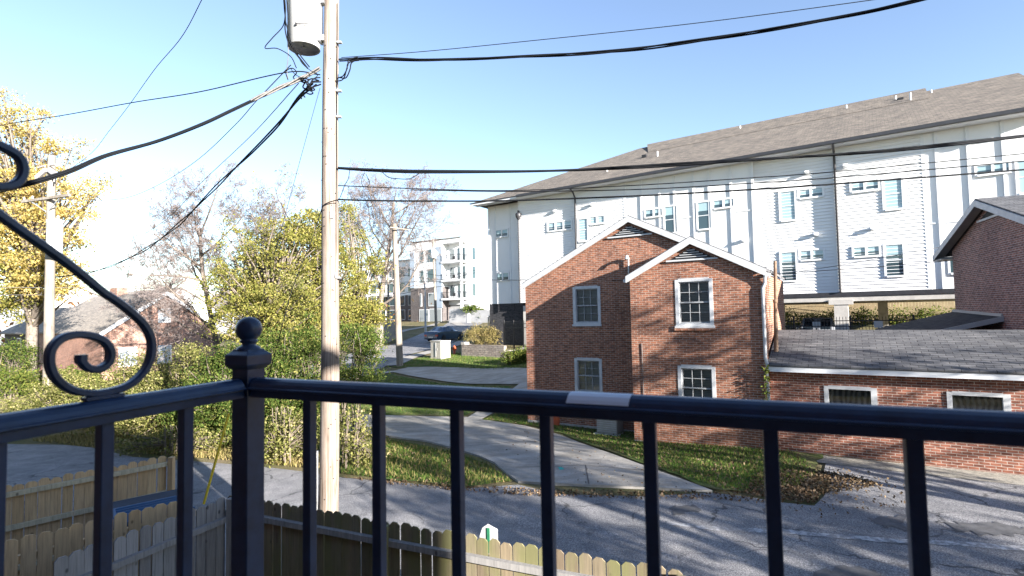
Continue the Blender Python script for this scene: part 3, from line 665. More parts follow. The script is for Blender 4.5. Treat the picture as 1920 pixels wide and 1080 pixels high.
def gable_house():
    r = thing('brick_house', 'two storey red brick house with a front gabled bay and white rake boards', 'house', tuple(HO), HA)
    EZ = 5.27; PX = -.378; x0, x1 = -4.64, 3.884; yb = 6.2; PIT = 2.13/4.262
    w = MB(); zb = -.4
    up = (-2.58, -1.56, 3.77, 5.14); lo = (-2.58, -1.57, 1.30, 2.55)
    wall_open(w, x0, -.0, zb+.55, EZ, [up, lo], 1.2, .1)
    w.quad((x0, 1.2, EZ), (3.884, 1.2, EZ), (PX, 1.2, EZ+PIT*(PX-x0)))
    w.quad((x0, yb, zb), (x0, 1.2, zb), (x0, 1.2, EZ), (x0, yb, EZ)); w.quad((x1, .02, zb), (x1, yb, zb), (x1, yb, EZ), (x1, .02, EZ))
    w.quad((x1, yb, zb), (x0, yb, zb), (x0, yb, EZ), (PX, yb, EZ+PIT*(PX-x0)), (x1, yb, EZ))
    # bay
    b1 = 3.93; bp = 1.965; BP = .53
    bu = (1.47, 2.52, 3.74, 5.16); bl = (1.47, 2.51, 1.20, 2.53)
    wall_open(w, 0, b1, .12, EZ, [bu, bl], 0, .1)
    w.quad((0, 0, EZ), (b1, 0, EZ), (bp, 0, EZ+BP*bp))
    w.quad((0, 1.2, zb), (0, 0, zb), (0, 0, EZ), (0, 1.2, EZ)); w.quad((b1, 0, zb), (b1, .4, zb), (b1, .4, EZ), (b1, 0, EZ))
    w.build('wall', 'brick_red', r)
    fo = MB(); fo.box(x0+.0, -.001, 1.17, 1.3, zb, zb+.55); fo.box(0.0, b1, -.025, .1, zb, .12); fo.build('foundation', 'concrete_old', r)
    # soldier sill under bay window
    MB().box(1.40, 2.60, -.06, .0, 3.60, 3.68).build('window_ledge', 'brick_red', r)
    def roof(xl, xr, xp, yf, yback, pit, ez, nm):
        ov = .09; th = .09; m = MB()
        for s_, xe in ((-1, xl-ov), (1, xr+ov)):
            ze = ez+.06-pit*ov*1.0; zp = ez+.06+pit*abs(xp-(xl if s_ < 0 else xr))
            poly = [(xe, yf, ze), (xp, yf, zp), (xp, yf, zp+th), (xe, yf, ze+th)]
            m.prism(poly, (0, yback-yf, 0))
        ro = m.build(nm, 'shingle_grey', r); fa = MB()
        for s_, xe in ((-1, xl-ov), (1, xr+ov)):
            ze = ez+.06-pit*ov; zp = ez+.06+pit*abs(xp-(xl if s_ < 0 else xr)); hgt = .21
            fa.prism([(xe, yf-.025, ze+.06), (xp, yf-.025, zp+.06), (xp, yf-.025, zp+.06-hgt), (xe, yf-.025, ze+.06-hgt)], (0, .028+.03, 0))
        fa.build('rake_board', 'old_white_paint', ro)
        return ro
    roof(x0, x1, PX, 1.07, yb+.1, PIT, EZ, 'roof'); roof(0, b1, bp, -.13, 4.0, BP, EZ, 'bay_roof')
    for xp, zp, yy, pit in ((PX, EZ+PIT*4.262, 1.2, PIT), (bp, EZ+BP*bp, 0, BP)):
        v = MB(); hh = .34; hw = hh/pit; zt = zp-.20
        v.prism([(xp-hw, yy-.03, zt-hh), (xp+hw, yy-.03, zt-hh), (xp, yy-.03, zt)], (0, .04, 0)); vo = v.build('gable_vent', 'dark_interior', r)
        s = MB(); s.box(xp-hw-.12, xp+hw+.12, yy-.06, yy-.031, zt-hh-.05, zt-hh)
        for k in range(1, 5): z_ = zt-hh+hh*k/5; q = (zt-z_)/pit*.9; s.box(xp-q, xp+q, yy-.05, yy-.031, z_-.012, z_+.008)
        s.build('louvre', 'old_white_paint', vo)
    for o, y in ((up, 1.2), (lo, 1.2)): sash_window(r, *o, y, cols=3, rows=2)
    sash_window(r, *bu, 0, cols=3, rows=2); sash_window(r, *bl, 0, cols=3, rows=2)
    d = MB(); d.tube([(-.06, -.05, 5.22), (-.10, .55, 5.10), (-.10, .95, 5.02), (-.10, 1.12, 4.9), (-.10, 1.12, 1.5), (-.02, 1.1, .3)], .045, 8); d.tube([(-.13, -.12, 5.2), (-.13, .3, 5.22), (-.13, 1.1, 5.24)], .06, 8); d.build('downspout', 'old_white_paint', r)
    d = MB(); d.tube([(b1+.06, -.1, 5.16), (b1+.05, -.06, 4.95), (b1-.02, -.06, 4.8), (b1-.02, -.06, 2.85), (b1+.03, -.07, 2.6), (b1+.0, -.07, 2.35), (b1+.06, -.07, .4)], .045, 8); d.tube([(b1+.09, -.12, 5.18), (b1+.09, .5, 5.2)], .06, 8); d.build('downspout', 'old_white_paint', r)
    c = MB(); c.tube(spline([(.36, -.02, .5), (.35, -.02, 2.3), (.34, -.02, 3.2)], 6), .012, 6); c.build('wall_conduit', 'cable_grey', r)
    ma = MB(); ma.tube([(-.43, 1.12, 5.3), (-.43, 1.12, 6.05)], .025, 8); ma.tube(spline([(-.43, 1.12, 6.02), (-.43, 1.05, 6.12), (-.43, .95, 6.1), (-.43, .9, 6.0)], 4), .045, 8); ma.build('service_mast', 'galvanised', r)
    # brick red crawl-space panel
    MB().box(-3.57, -3.27, 1.10, 1.169, .0, .5).build('access_panel', 'orange_red', r)
    return r
gable_house()
p = HW(-1.15, .85)
ac = thing('air_conditioner', 'beige outdoor air conditioner standing against the shaded brick wall', 'air conditioner', gz(*p), HA)
m = MB(); m.box(-.36, .36, -.33, .33, .06, .78); m.build('casing', 'ac_beige', ac, bevel=.03)
m = MB()
for k in range(9): m.box(-.34, .34, -.345, -.331, .12+k*.07, .15+k*.07); m.box(-.375, -.361, -.3, .3, .12+k*.07, .15+k*.07)
m.build('louvres', 'galvanised', ac); MB().lathe((0, 0, .78), [(.3, 0), (.3, .03), (.05, .05), (0, .05)], 20).build('fan_guard', 'iron', ac)
MB().box(-.45, .45, -.42, .42, -.06, .06).build('pad', 'concrete_old', ac)

def wing():
    r = thing('brick_annex', 'low red brick annex with a grey shingle roof and white eave board', 'building', HW(0, 0) + (0,), HA)
    y = .2; x0, x1 = 3.95, 10.1; ops = [(5.32, 6.45, 1.15, 2.10), (7.92, 9.03, 1.15, 2.10)]
    w = MB(); wall_open(w, x0, x1, -.3, 2.46, ops, y, .12)
    w.quad((x1, y, -.3), (x1, 5.6, -.3), (x1, 5.6, 2.46), (x1, 2.8, 3.38), (x1, y, 2.46)); w.quad((x1, 5.6, -.3), (x0, 5.6, -.3), (x0, 5.6, 2.46), (x1, 5.6, 2.46)); w.build('wall', 'brick_wing', r)
    s = MB(); n = int((x1-x0)/.0677)
    for k in range(n):
        xx = x0+.02+k*(x1-x0-.02)/n; s.box(xx+.006, xx+(x1-x0)/n-.006, y-.012, y-.001, 2.25, 2.44)
    s.build('soldier_course', 'brick_wing', r)
    ro = MB(); ro.prism([(x0+.0, -.12, 2.60), (x0, 2.8, 3.46), (x0, 2.8, 3.52), (x0, -.12, 2.66)], (x1-x0+.15, 0, 0)); ro.prism([(x0, 5.75, 2.60), (x0, 2.801, 3.46), (x0, 2.801, 3.52), (x0, 5.75, 2.66)], (x1-x0+.15, 0, 0))
    rf = ro.build('roof', 'shingle_grey', r)
    MB().box(x0+.01, x1+.1, -.10, .18, 2.46, 2.598).build('eave_board', 'white_paint', rf)
    for a, b, c, d in ops:
        f = MB(); fw = .075
        f.box(a-.03, a+fw, y-.03, y+.11, c, d); f.box(b-fw-.03, b+.03, y-.03, y+.11, c, d); f.box(a+fw, b-fw-.03, y-.03, y+.11, d-fw, d+.02); f.box(a+fw, b-fw-.03, y-.03, y+.11, c, c+fw)
        wn = f.build('window', 'old_white_paint', r)
        MB().quad((a+fw, y+.07, c+fw), (b-fw-.03, y+.07, c+fw), (b-fw-.03, y+.07, d-fw), (a+fw, y+.07, d-fw)).build('pane', 'window_glass', wn)
        MB().quad((a, y+.16, c), (b, y+.16, c), (b, y+.16, d), (a, y+.16, d)).build('curtain', 'curtain_folds', wn)
    pi_ = MB(); pi_.tube([(4.08, .9, 2.75), (4.10, .9, 3.2), (4.12, .9, 4.4), (4.14, .9, 4.45), (4.16, .9, 5.62)], [.062, .058, .05, .05, .045], 12); pi_.lathe((4.08, .9, 2.78), [(.15, 0), (.12, .06), (.07, .14), (.06, .2)], 14); pi_.lathe((4.125, .9, 4.38), [(.05, 0), (.066, .01), (.066, .1), (.05, .11)], 12)
    pi_.build('vent_pipe', 'rust_pipe', rf)
wing()
# vine on the downspout between house and annex
rng = np.random.default_rng(4); b_ = HW(3.93, -.09)
P = np.array([(b_[0]+rng.normal()*.05-.05, b_[1]-.06+rng.normal()*.04, z+rng.normal()*.05) for z in np.concatenate([rng.uniform(1.2, 2.6, 170), rng.uniform(.2, 1.2, 60)])])
vr = thing('climbing_vine', 'small green vine climbing the white downspout at the corner of the house', 'vine', (b_[0], b_[1], .2))
leaves_obj('foliage', P-np.array([b_[0], b_[1], .2]), .07, 'leaf_hedge', 4, vr); MB().tube(spline([(-.05, -.03, 0), (-.07, -.05, .8), (-.04, -.04, 1.6), (-.06, -.05, 2.4)], 6), .008, 5).build('stem', 'stem', vr)

def right_house():
    P0 = Vector((17.061, 21.5)); th = R_(23); wd = Vector((sin(th), cos(th))); nn = Vector((cos(th), -sin(th)))
    # local x = along nn (away from the picture centre), local y = along wd; empty rotated clockwise by 23 deg
    r = thing('brick_house', 'brown brick house with an overhanging gable at the right edge', 'house', (P0.x, P0.y, 0), 23)
    ez, pk, pit = 6.16, 7.62, .336; w = MB(); xw = .35; L = 11
    ya, yp, yb = -.9, -4.36, -7.82; zt = ez-.14; ze = lambda y_: zt+pit*(4.36-abs(y_+4.36))
    w.quad((xw, ya, 1), (xw, yb, 1), (xw, yb, ze(yb)), (xw, yp, ze(yp)), (xw, ya, ze(ya)))
    w.quad((xw, yb, 1), (L, yb, 1), (L, yb, ze(yb)), (xw, yb, ze(yb))); w.quad((L, ya, 1), (xw, ya, 1), (xw, ya, ze(ya)), (L, ya, ze(ya))); w.quad((L, yb, 1), (L, ya, 1), (L, ya, ze(ya)), (L, yp, ze(yp)), (L, yb, ze(yb)))
    w.build('wall', 'brick_brown', r)
    ro = MB(); th_ = .1
    for ye in (0, -8.72):
        ro.prism([(.0, ye, ez), (0, yp, pk), (0, yp, pk+th_), (0, ye, ez+th_)], (L+.4, 0, 0))
    rf = ro.build('roof', 'shingle_grey', r)
    fa = MB()
    for ye in (0, -8.72): fa.prism([(-.03, ye, ez+.05), (-.03, yp, pk+.05), (-.03, yp, pk-.16), (-.03, ye, ez-.16)], (.028, 0, 0))
    fa.box(-.0, L, -.03, -.001, ez-.16, ez-.01)
    fa.build('rake_board', 'old_white_paint', rf)
    so = MB(); so.box(.0, L, -.9, -.031, ez-.16, ez-.13); so.box(.0, L, -8.7, -7.82, ez-.16, ez-.13)
    so.build('soffit', 'old_white_paint', rf)
    sf = MB(); sf.prism([(.0, -.0, ez-.004), (.0, yp, pk-.004), (.0, yp, pk-.03), (.0, -.0, ez-.03)], (xw-.002, 0, 0)); sf.prism([(.0, -8.72, ez-.004), (.0, yp, pk-.004), (.0, yp, pk-.03), (.0, -8.72, ez-.03)], (xw-.002, 0, 0)); sf.build('rake_soffit', 'far_grey', rf)
    v = MB(); v.prism([(xw-.03, yp-.7, pk-.55), (xw-.03, yp+.7, pk-.55), (xw-.03, yp, pk-.32)], (.03, 0, 0)); v.build('gable_vent', 'dark_interior', r)
    MB().bar((xw-.05, yp-.85, pk-.58), (xw-.05, yp+.85, pk-.58), .03, .07).build('vent_trim', 'old_white_paint', r)
    # low lean-to roof on the left side
    lo = MB(); lo.prism([(xw-.001, -.7, 3.90), (xw-.001, -4.9, 3.74), (xw-2.6, -4.9, 3.10), (xw-2.6, -.7, 3.24)], (0, 0, .08)); le = lo.build('lean_to_roof', 'shingle_dark', r)
    q = MB(); q.prism([(xw-.001, -4.94, 3.68), (xw-2.65, -4.94, 3.03), (xw-2.65, -4.94, 3.17), (xw-.001, -4.94, 3.84)], (0, .038, 0)); q.bar((xw-.03, -.7, 4.01), (xw-.03, -4.9, 3.87), .05, .09); q.build('fascia', 'far_grey', le)
    MB().box(xw-2.4, xw-.001, -4.7, -.9, 1, 3.05).build('lean_to_wall', 'brick_brown', r)
right_house()

def white_building():
    WO = (14.561, 28.0); r = thing('white_apartment_building', 'long white apartment building with lap siding and brown hip roof above open parking', 'apartment building', (*WO, 0), 34.5)
    zb = 4.98; zt = 12.30; D = 17.6; XE = 10.3
    def lap(m, x0, x1, y):
        z = zb; n = int(round((zt-zb)/.165)); h = (zt-zb)/n
        for k in range(n):
            a, b = zb+k*h, zb+(k+1)*h
            m.quad((x0, y-.04, a), (x1, y-.04, a), (x1, y-.003, b), (x0, y-.003, b)); m.quad((x0, y, a), (x1, y, a), (x1, y-.04, a), (x0, y-.04, a))
    # stepped wall planes: siding bays and board-and-batten bays
    bays = [(-20.15, -17.10, .62, 'b'), (-17.10, -12.53, .13, 'l'), (-12.53, -8.99, .0, 'l'), (-8.99, -1.57, .02, 'b'), (-1.57, 2.20, .13, 'l'), (2.20, 5.83, .0, 'l'), (5.83, XE, .02, 'b')]
    pa = MB()
    for x0, x1, y, k in bays:
        if k == 'l': la = MB(); lap(la, x0, x1, y); la.build('lap_siding', 'white_siding', r)
        else: pa.quad((x0, y, zb), (x1, y, zb), (x1, y, zt), (x0, y, zt))
    for (a, b) in zip(bays, bays[1:]):
        x = a[1]
        if abs(a[2]-b[2]) > 1e-3: pa.quad((x, a[2], zb), (x, b[2]-.022, zb), (x, b[2]-.022, zt), (x, a[2], zt))
    pa.quad((-20.15, D, zb), (-20.15, .62, zb), (-20.15, .62, zt), (-20.15, D, zt)); pa.quad((XE, .02, zb), (XE, D, zb), (XE, D, zt), (XE, .02, zt)); pa.quad((XE, D, zb), (-20.15, D, zb), (-20.15, D, zt), (XE, D, zt))
    pa.build('panel_wall', 'white_panel', r)
    # battens, corner boards, horizontal trim
    for x0, x1, y in [(-20.15, -20.0, .62), (-19.55, -19.42, .62), (-18.25, -18.12, .62), (-17.26, -17.12, .62)] + [(q-.06, q+.06, .02) for q in (-7.91, -6.78, -5.88, -4.75, -3.88, -2.7, 6.34, 7.46, 8.64)] + [(-9.05, -8.92, .02), (-1.64, -1.5, .02), (5.77, 5.9, .02)]:
        MB().box(x0, x1, y-.055, y, zb, zt).build('batten', 'white_paint', r)
    for x0, x1, y, z in ((-20.0, -17.3, .62, 9.72), (-20.0, -17.3, .62, 7.36), (-8.9, -7.97, .02, 9.6), (-5.82, -4.81, .02, 9.62), (-2.64, -1.65, .02, 9.62), (5.9, 6.28, .02, 11.45), (6.4, 7.4, .02, 11.45), (7.52, 8.58, .02, 11.45), (5.9, 6.28, .02, 8.0), (6.4, 7.4, .02, 8.0)): MB().box(x0, x1, y-.03, y-.001, z, z+.05).build('trim', 'white_paint', r)
    WIN = [(-19.40, -18.37, 9.95, 10.42, .62, 2, 1), (-19.38, -18.37, 6.73, 7.20, .62, 2, 1), (-14.63, -12.85, 9.84, 10.36, .13, 3, 1), (-12.24, -11.6, 8.90, 10.33, 0, 1, 0), (-11.4, -10.4, 9.94, 10.37, 0, 2, 1),
           (-7.66, -6.64, 9.95, 10.36, .02, 2, 1), (-6.47, -5.77, 8.86, 10.40, .02, 1, 0), (-4.54, -3.82, 8.88, 10.40, .02, 1, 0), (-3.64, -2.59, 9.98, 10.39, .02, 2, 1), (-.24, .42, 8.90, 10.40, .13, 1, 0), (.66, 1.70, 9.98, 10.38, .13, 2, 1),
           (-.32, .34, 5.70, 7.17, .13, 1, 0), (.58, 1.61, 6.74, 7.19, .13, 2, 1), (2.98, 4.06, 9.95, 10.40, 0, 2, 1), (4.29, 4.97, 8.90, 10.34, 0, 1, 0), (2.94, 3.96, 6.73, 7.15, 0, 2, 1), (4.22, 4.88, 5.70, 7.16, 0, 1, 0),
           (7.72, 8.77, 10.02, 10.40, .02, 2, 1), (9.05, 9.69, 9.0, 10.38, .02, 1, 0), (7.72, 8.77, 6.74, 7.16, .02, 2, 1), (6.6, 7.25, 5.70, 7.16, .02, 1, 0), (-4.54, -3.82, 5.70, 7.16, .02, 1, 0), (-7.0, -6.3, 5.70, 7.16, .02, 1, 0), (-12.24, -11.6, 5.70, 7.16, 0, 1, 0)]
    rn = random.Random(2)
    for x0, x1, z0, z1, y, n, small in WIN:
        f = MB(); t_ = .09; yo = y-.075; yi = y-.001; gap = .1
        f.box(x0-t_, x0, yo, yi, z0-t_, z1+t_); f.box(x1, x1+t_, yo, yi, z0-t_, z1+t_); f.box(x0, x1, yo, yi, z1, z1+t_); f.box(x0, x1, yo-.02, yi, z0-t_, z0)
        wd = (x1-x0-gap*(n-1))/n
        for k in range(1, n): xx = x0+k*wd+(k-1)*gap; f.box(xx, xx+gap, yo, yi, z0, z1)
        fr = f.build('window', 'white_paint', r); pn = MB(); bl = MB(); sp = .62 if rn.random() < .7 else .35
        low = z1 < 8
        full = (not small) and not low and x0 > -1 or (x0 < -11 and x0 > -13)
        for k in range(n):
            a = x0+k*(wd+gap); b = a+wd; zs = z0 if full else z0+(z1-z0)*((.45 if small else .68))
            if zs > z0: pn.quad((a, y-.035, z0), (b, y-.035, z0), (b, y-.035, zs), (a, y-.035, zs))
            bl.quad((a, y-.035, zs), (b, y-.035, zs), (b, y-.035, z1), (a, y-.035, z1))
        if pn.f: pn.build('pane', 'dark_glass', fr)
        bl.build('blind_pane', 'teal_glass', fr)
        if not small: MB().box(x0, x1, y-.055, y-.036, (z0+z1)/2-.02, (z0+z1)/2+.02).build('meeting_rail', 'white_paint', fr)
    for x, z, y in ((-14.03, 11.13, .13), (-11.2, 11.19, 0), (1.06, 11.27, .13), (2.76, 11.28, 0), (1.34, 8.0, .13), (3.77, 8.02, 0), (-5.2, 8.0, .02), (-2.1, 8.0, .02)):
        m = MB(); m.box(x-.09, x+.09, y-.2, y-.023, z-.08, z+.09); m.prism([(x-.1, y-.25, z-.02), (x+.1, y-.25, z-.02), (x+.1, y-.15, z+.11), (x-.1, y-.15, z+.11)], (0, .05, 0)); m.build('wall_vent', 'white_paint', r)
    # roof: hip at the left end, gable to the right
    ov = .75; ez = 12.42; ry, rz = 8.8, 17.1; xl = -20.75; pit = (rz-ez)/(ry+ov); hx = xl+ry+ov; m = MB(); XR = XE+.5
    fl, bl_, fr_, br = (xl, -ov, ez), (xl, D+ov, ez), (XR, -ov, ez), (XR, D+ov, ez); rl, rr = (hx, ry, rz), (XR, ry, rz)
    m.quad(fl, fr_, rr, rl); m.quad(br, bl_, rl, rr); m.quad(bl_, fl, rl)
    m.quad((fl[0], fl[1], ez-.002), (bl_[0], bl_[1], ez-.002), (br[0], br[1], ez-.002), (fr_[0], fr_[1], ez-.002)); m.quad(fr_, br, rr)
    # small raised cross-hip near the ridge
    m.prism([(-9.6, ry-2.6, rz-2.6*pit+.02), (6.7, ry-2.6, rz-2.6*pit+.02), (6.7, ry, rz+.2), (-10.6, ry, rz+.2)], (0, .05, .0))
    rf = m.build('roof', 'shingle_brown', r)
    MB().box(xl, XR, -ov+.02, .1, ez-.12, ez-.004).build('soffit', 'white_paint', rf)
    gm = MB(); gm.box(-16.6, XR, -ov-.14, -ov, ez-.10, ez+.06); gm.box(xl-.04, -16.6, -ov-.03, -ov, ez-.05, ez+.02); gm.box(xl-.04, xl, -ov, D+ov, ez-.05, ez+.02); gm.build('gutter', 'gutter_dark', rf)
    MB().box(xl+.02, -16.7, -ov+.0, -ov+.018, ez-.16, ez-.052).build('fascia', 'white_paint', rf)
    for x in (-12.42, 2.30):
        d = MB(); yy = -.09 if x < 0 else -.09; d.tube([(x, -ov-.05, ez-.08), (x, -.3, ez-.35), (x, yy, ez-.6), (x, yy, zb)], .055, 8); d.build('downspout', 'gutter_dark', r)
    d = MB(); d.tube([(-17.0, -.0, 10.9), (-17.0, -.0, zb)], .055, 8); d.lathe((-17.0, 0.0, 10.85), [(.06, 0), (.2, .25), (.22, .45), (.18, .5)], 12); d.tube([(-17.0, 0, 11.3), (-17.0, 0, 11.55)], .07, 8); d.build('downspout', 'gutter_dark', r)
    for x, y_, h in ((-8.2, 4.1, .45), (-3.6, 8.0, .4), (2.7, 7.7, .4), (5.2, 7.5, .4), (5.85, 6.6, .6), (6.9, 7.9, .2), (-11.0, 2.0, .35)):
        zz = ez+pit*(y_+ov); MB().tube([(x, y_, zz-.1), (x, y_, zz+h*.75)], .05, 8).build('roof_vent', 'white_paint', rf)
    for x, y_ in ((-9.3, 4.6), (5.4, 7.2)):
        zz = ez+pit*(y_+ov); MB().box(x-.15, x+.15, y_-.15, y_+.15, zz-.05, zz+.16).build('roof_vent', 'iron', rf)
    # underside: dark band, concrete beam, columns
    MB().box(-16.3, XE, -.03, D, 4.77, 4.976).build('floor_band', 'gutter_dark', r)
    MB().box(-16.3, XE, .02, .5, 4.52, 4.768).build('beam', 'concrete_beam', r)
    MB().box(-16.3, XE, D-.5, D-.02, 4.52, 4.768).build('beam', 'concrete_beam', r)
    for x in (-14, -9.2, -3.4, 2.28, 8.0):
        c = MB(); c.box(x-.3, x+.3, .0-.06, .55, 1.7, 4.36); c.box(x-.52, x+.52, -.10, .6, 4.361, 4.60); c.build('column', 'concrete_beam', r)
        c = MB(); c.box(x+1.5, x+2.0, 8.4, 8.9, 1.7, 4.768); c.build('column', 'concrete_old', r)
    MB().box(-20.15, -16.9, .6, D, 1.0, 4.978).build('base_wall', 'brick_dark', r)
    MB().box(-16.85, -16.55, .15, .45, 1.3, 4.765).build('column', 'concrete_beam', r)
    MB().box(-16.5, -12.6, 2.2, 2.4, 1.3, 4.768).build('stair_wall', 'far_grey', r)
white_building()
WA = R_(34.5)
def WW(x, y): return (14.561+cos(WA)*x+sin(WA)*y, 28.0-sin(WA)*x+cos(WA)*y)
pk = MB(); pts4 = [WW(-16, -1.6), WW(14, -1.6), WW(14, 26), WW(-16, 26)]
pk.prism([(*p, 1.0) for p in pts4], (0, 0, .95)); tag(pk.build('parking_slab', 'concrete'), kind='structure')
# iron fence in front of the parking, hedge and board fence behind it
def iron_fence(name, label, a, b, z0, h, sp=.13, posts=2.4):
    a, b = Vector((*a, z0)), Vector((*b, z0)); L = (b-a).length; r = thing(name, label, 'iron fence', a, 0); d = b-a; u = d.normalized()
    m = MB(); n = int(L/sp)
    for k in range(n):
        p = u*(k*sp); m.bar(p, p+Vector((0, 0, h)), .02, .02, u)
        m.add([p+Vector((.022, 0, h)), p+Vector((-.022, 0, h)), p+Vector((0, .022, h)), p+Vector((0, -.022, h)), p+Vector((0, 0, h+.1))], [(0, 2, 4), (2, 1, 4), (1, 3, 4), (3, 0, 4)])
    m.build('pickets', 'iron', r)
    for z in (.15, h-.12, h-.38): MB().bar(Vector((0, 0, z)), d+Vector((0, 0, z)), .03, .04).build('rail', 'iron', r)
    for k in range(int(L/posts)+1): p = u*(k*posts); MB().bar(p, p+Vector((0, 0, h+.12)), .07, .07, u).build('post', 'iron', r)
iron_fence('iron_fence', 'black iron fence with spear tips in front of the open parking', WW(-4.5, -1.3), WW(9, -1.3), 1.95, 1.75)
B = Vector((*WW(4, 19.3), 1.95)); th = -WA
leafy('hedge', 'sunlit green hedge behind the parking under the white building', 'hedge', B, [(cos(WA)*t, -sin(WA)*t, 1.15, 1.3, 1.0, 1.1, 1) for t in range(-13, 9, 2)], 430, 50, .3, .13, 'leaf_hedge', 91, .05, 1.5, 'stem', None, 60, trunks=5)
fr = thing('board_fence', 'tall tan board fence behind the hedge beyond the parking', 'fence', (*WW(-14, 21.5), 1.95), 34.5)
m = MB()
for k in range(150): m.box(k*.2, k*.2+.19, 0, .03, 0, 3.1)
m.build('boards', 'tan_board', fr); m = MB()
for z in (.5, 1.6, 2.7): m.box(0, 30, -.05, -.001, z, z+.1)
m.build('rail', 'tan_board', fr)
for i, (px, py) in enumerate(((1531, 609), (1647, 608))):
    p = at(px, py, 26.6 if i == 0 else 24.5); s = thing('parking_sign', ['small white parking sign before the silver vehicle', 'small white parking sign before the hedge'][i], 'sign', (p.x, p.y, 1.95), 34.5, 'signs at the parking')
    MB().box(-.17, .17, -.02, .0, p.z-1.95-.15, p.z-1.95+.15).build('panel', 'sign_white', s); MB().box(-.03, .03, .001, .03, 0, p.z-1.95+.1).build('post', 'iron', s)

# ------------------------------------------------------------------ vehicles
def vehicle(name, label, loc, ang, L, W, belt, roof, body_mat, prof):
    """prof: stations (x, half width, bottom, belt z, roof half width, roof z), front at +x"""
    r = thing(name, label, 'car', loc, ang); n = len(prof); vs = []
    for x, hw, b, bz, rw, rz in prof: vs += [(x, -hw*.96, b), (x, -hw, (b+bz)/2), (x, -hw, bz), (x, -rw, rz), (x, 0, rz+.02), (x, rw, rz), (x, hw, bz), (x, hw, (b+bz)/2), (x, hw*.96, b)]
    k = 9; fs = [(i*k+j, i*k+(j+1) % k, (i+1)*k+(j+1) % k, (i+1)*k+j) for i in range(n-1) for j in range(k)] + [tuple(range(k-1, -1, -1)), tuple(range((n-1)*k, n*k))]
    me = mesh_obj('body', vs, fs, body_mat, r, False, [True]*len(fs)); b = me.modifiers.new('s', 'EDGE_SPLIT'); b.split_angle = R_(28)
    def V(i, j): return Vector(vs[i*k+j])
    gl = MB()
    cab = [i for i in range(n-1) if prof[i][5]-prof[i][3] > .3 and prof[i+1][5]-prof[i+1][3] > .3]
    for i in cab:
        for a, c in ((2, 3), (6, 5)):
            q = [V(i, a).lerp(V(i, c), .12), V(i+1, a).lerp(V(i+1, c), .12), V(i+1, a).lerp(V(i+1, c), .88), V(i, a).lerp(V(i, c), .88)]
            ce = sum(q, Vector())/4; q = [ce+(p-ce)*.93+Vector((0, -.008 if a == 2 else .008, .004)) for p in q]; gl.quad(*q)
    for i, o in ((cab[0]-1, -1), (cab[-1]+1, 1)):
        q = [V(i, 3), V(i, 5), V(i+1, 5), V(i+1, 3)]; ce = sum(q, Vector())/4; nn = (q[1]-q[0]).cross(q[2]-q[1]).normalized(); nn = nn if nn.z > 0 else -nn
        gl.quad(*[ce+(p-ce)*.86+nn*.012 for p in q])
    gl.build('windows', 'car_glass', r, uv=False)
    for sx in (-1, 1):
        for x in (-L*.30, L*.31):
            ax = Matrix.Rotation(pi/2*sx, 3, 'X'); wl = MB(); wl.lathe((x, -sx*(W/2-.2), .33), [(.2, 0), (.31, 0), (.33, .03), (.33, .17), (.31, .205), (.21, .21)], 20, ax); wo_ = wl.build('wheel', 'tyre', r, uv=False)
            MB().lathe((x, -sx*(W/2-.2), .33), [(.21, .19), (.2, .2), (.12, .17), (.05, .205), (0, .205)], 10, ax).build('rim', 'rim', wo_, uv=False)
        f = prof[-1]; MB().box(f[0]-.1, f[0]+.015, sx*f[1]*.86-.17, sx*f[1]*.86+.12, f[3]-.17, f[3]-.04).build('headlight', 'lamp_clear', r, bevel=.02)
        f = prof[0]; MB().box(f[0]-.015, f[0]+.12, sx*f[1]*.86-.17, sx*f[1]*.86+.12, f[3]-.2, f[3]-.04).build('taillight', 'lamp_red', r, bevel=.02)
        MB().box(prof[cab[-1]][0]+.05, prof[cab[-1]][0]+.2, sx*(W/2+.1)-.09, sx*(W/2+.1)+.09, belt+.02, belt+.15).build('mirror', body_mat, r, bevel=.03)
    f = prof[0]; MB().box(f[0]-.02, f[0]-.001, -.26, .26, f[3]-.35, f[3]-.22).build('number_plate', 'sign_white', r)
    return r
sed = [(-2.3, .74, .35, .72, .60, .76), (-2.2, .84, .22, .90, .68, .95), (-1.55, .88, .2, .96, .62, 1.02), (-.95, .9, .2, .96, .56, 1.36), (-.3, .9, .2, .95, .56, 1.43), (.35, .9, .2, .93, .55, 1.38), (1.1, .9, .2, .90, .60, .96), (1.9, .86, .2, .80, .58, .84), (2.25, .74, .3, .66, .55, .70)]
p = gz(-6.75, 53)
vehicle('parked_car', 'dark blue sedan parked on the shaded street beyond the utility cabinet', (p.x, p.y, p.z+.03), -62, 4.6, 1.8, .95, 1.43, 'car_blue', sed)
suvp = [(-2.3, .8, .4, .9, .74, 1.0), (-2.2, .9, .25, 1.05, .78, 1.12), (-1.95, .93, .25, 1.08, .70, 1.66), (-.7, .95, .25, 1.07, .68, 1.74), (.3, .95, .25, 1.06, .68, 1.70), (1.05, .95, .25, 1.05, .72, 1.1), (1.9, .92, .25, .98, .68, 1.03), (2.3, .82, .35, .85, .65, .9)]
q = at(1527, 612, 27.6); vehicle('parked_car', 'silver vehicle parked under the white building beside the concrete column', (q.x+1.0, q.y+1.4, 1.95), 34.5+90, 4.6, 1.9, 1.06, 1.74, 'suv_silver', suvp)

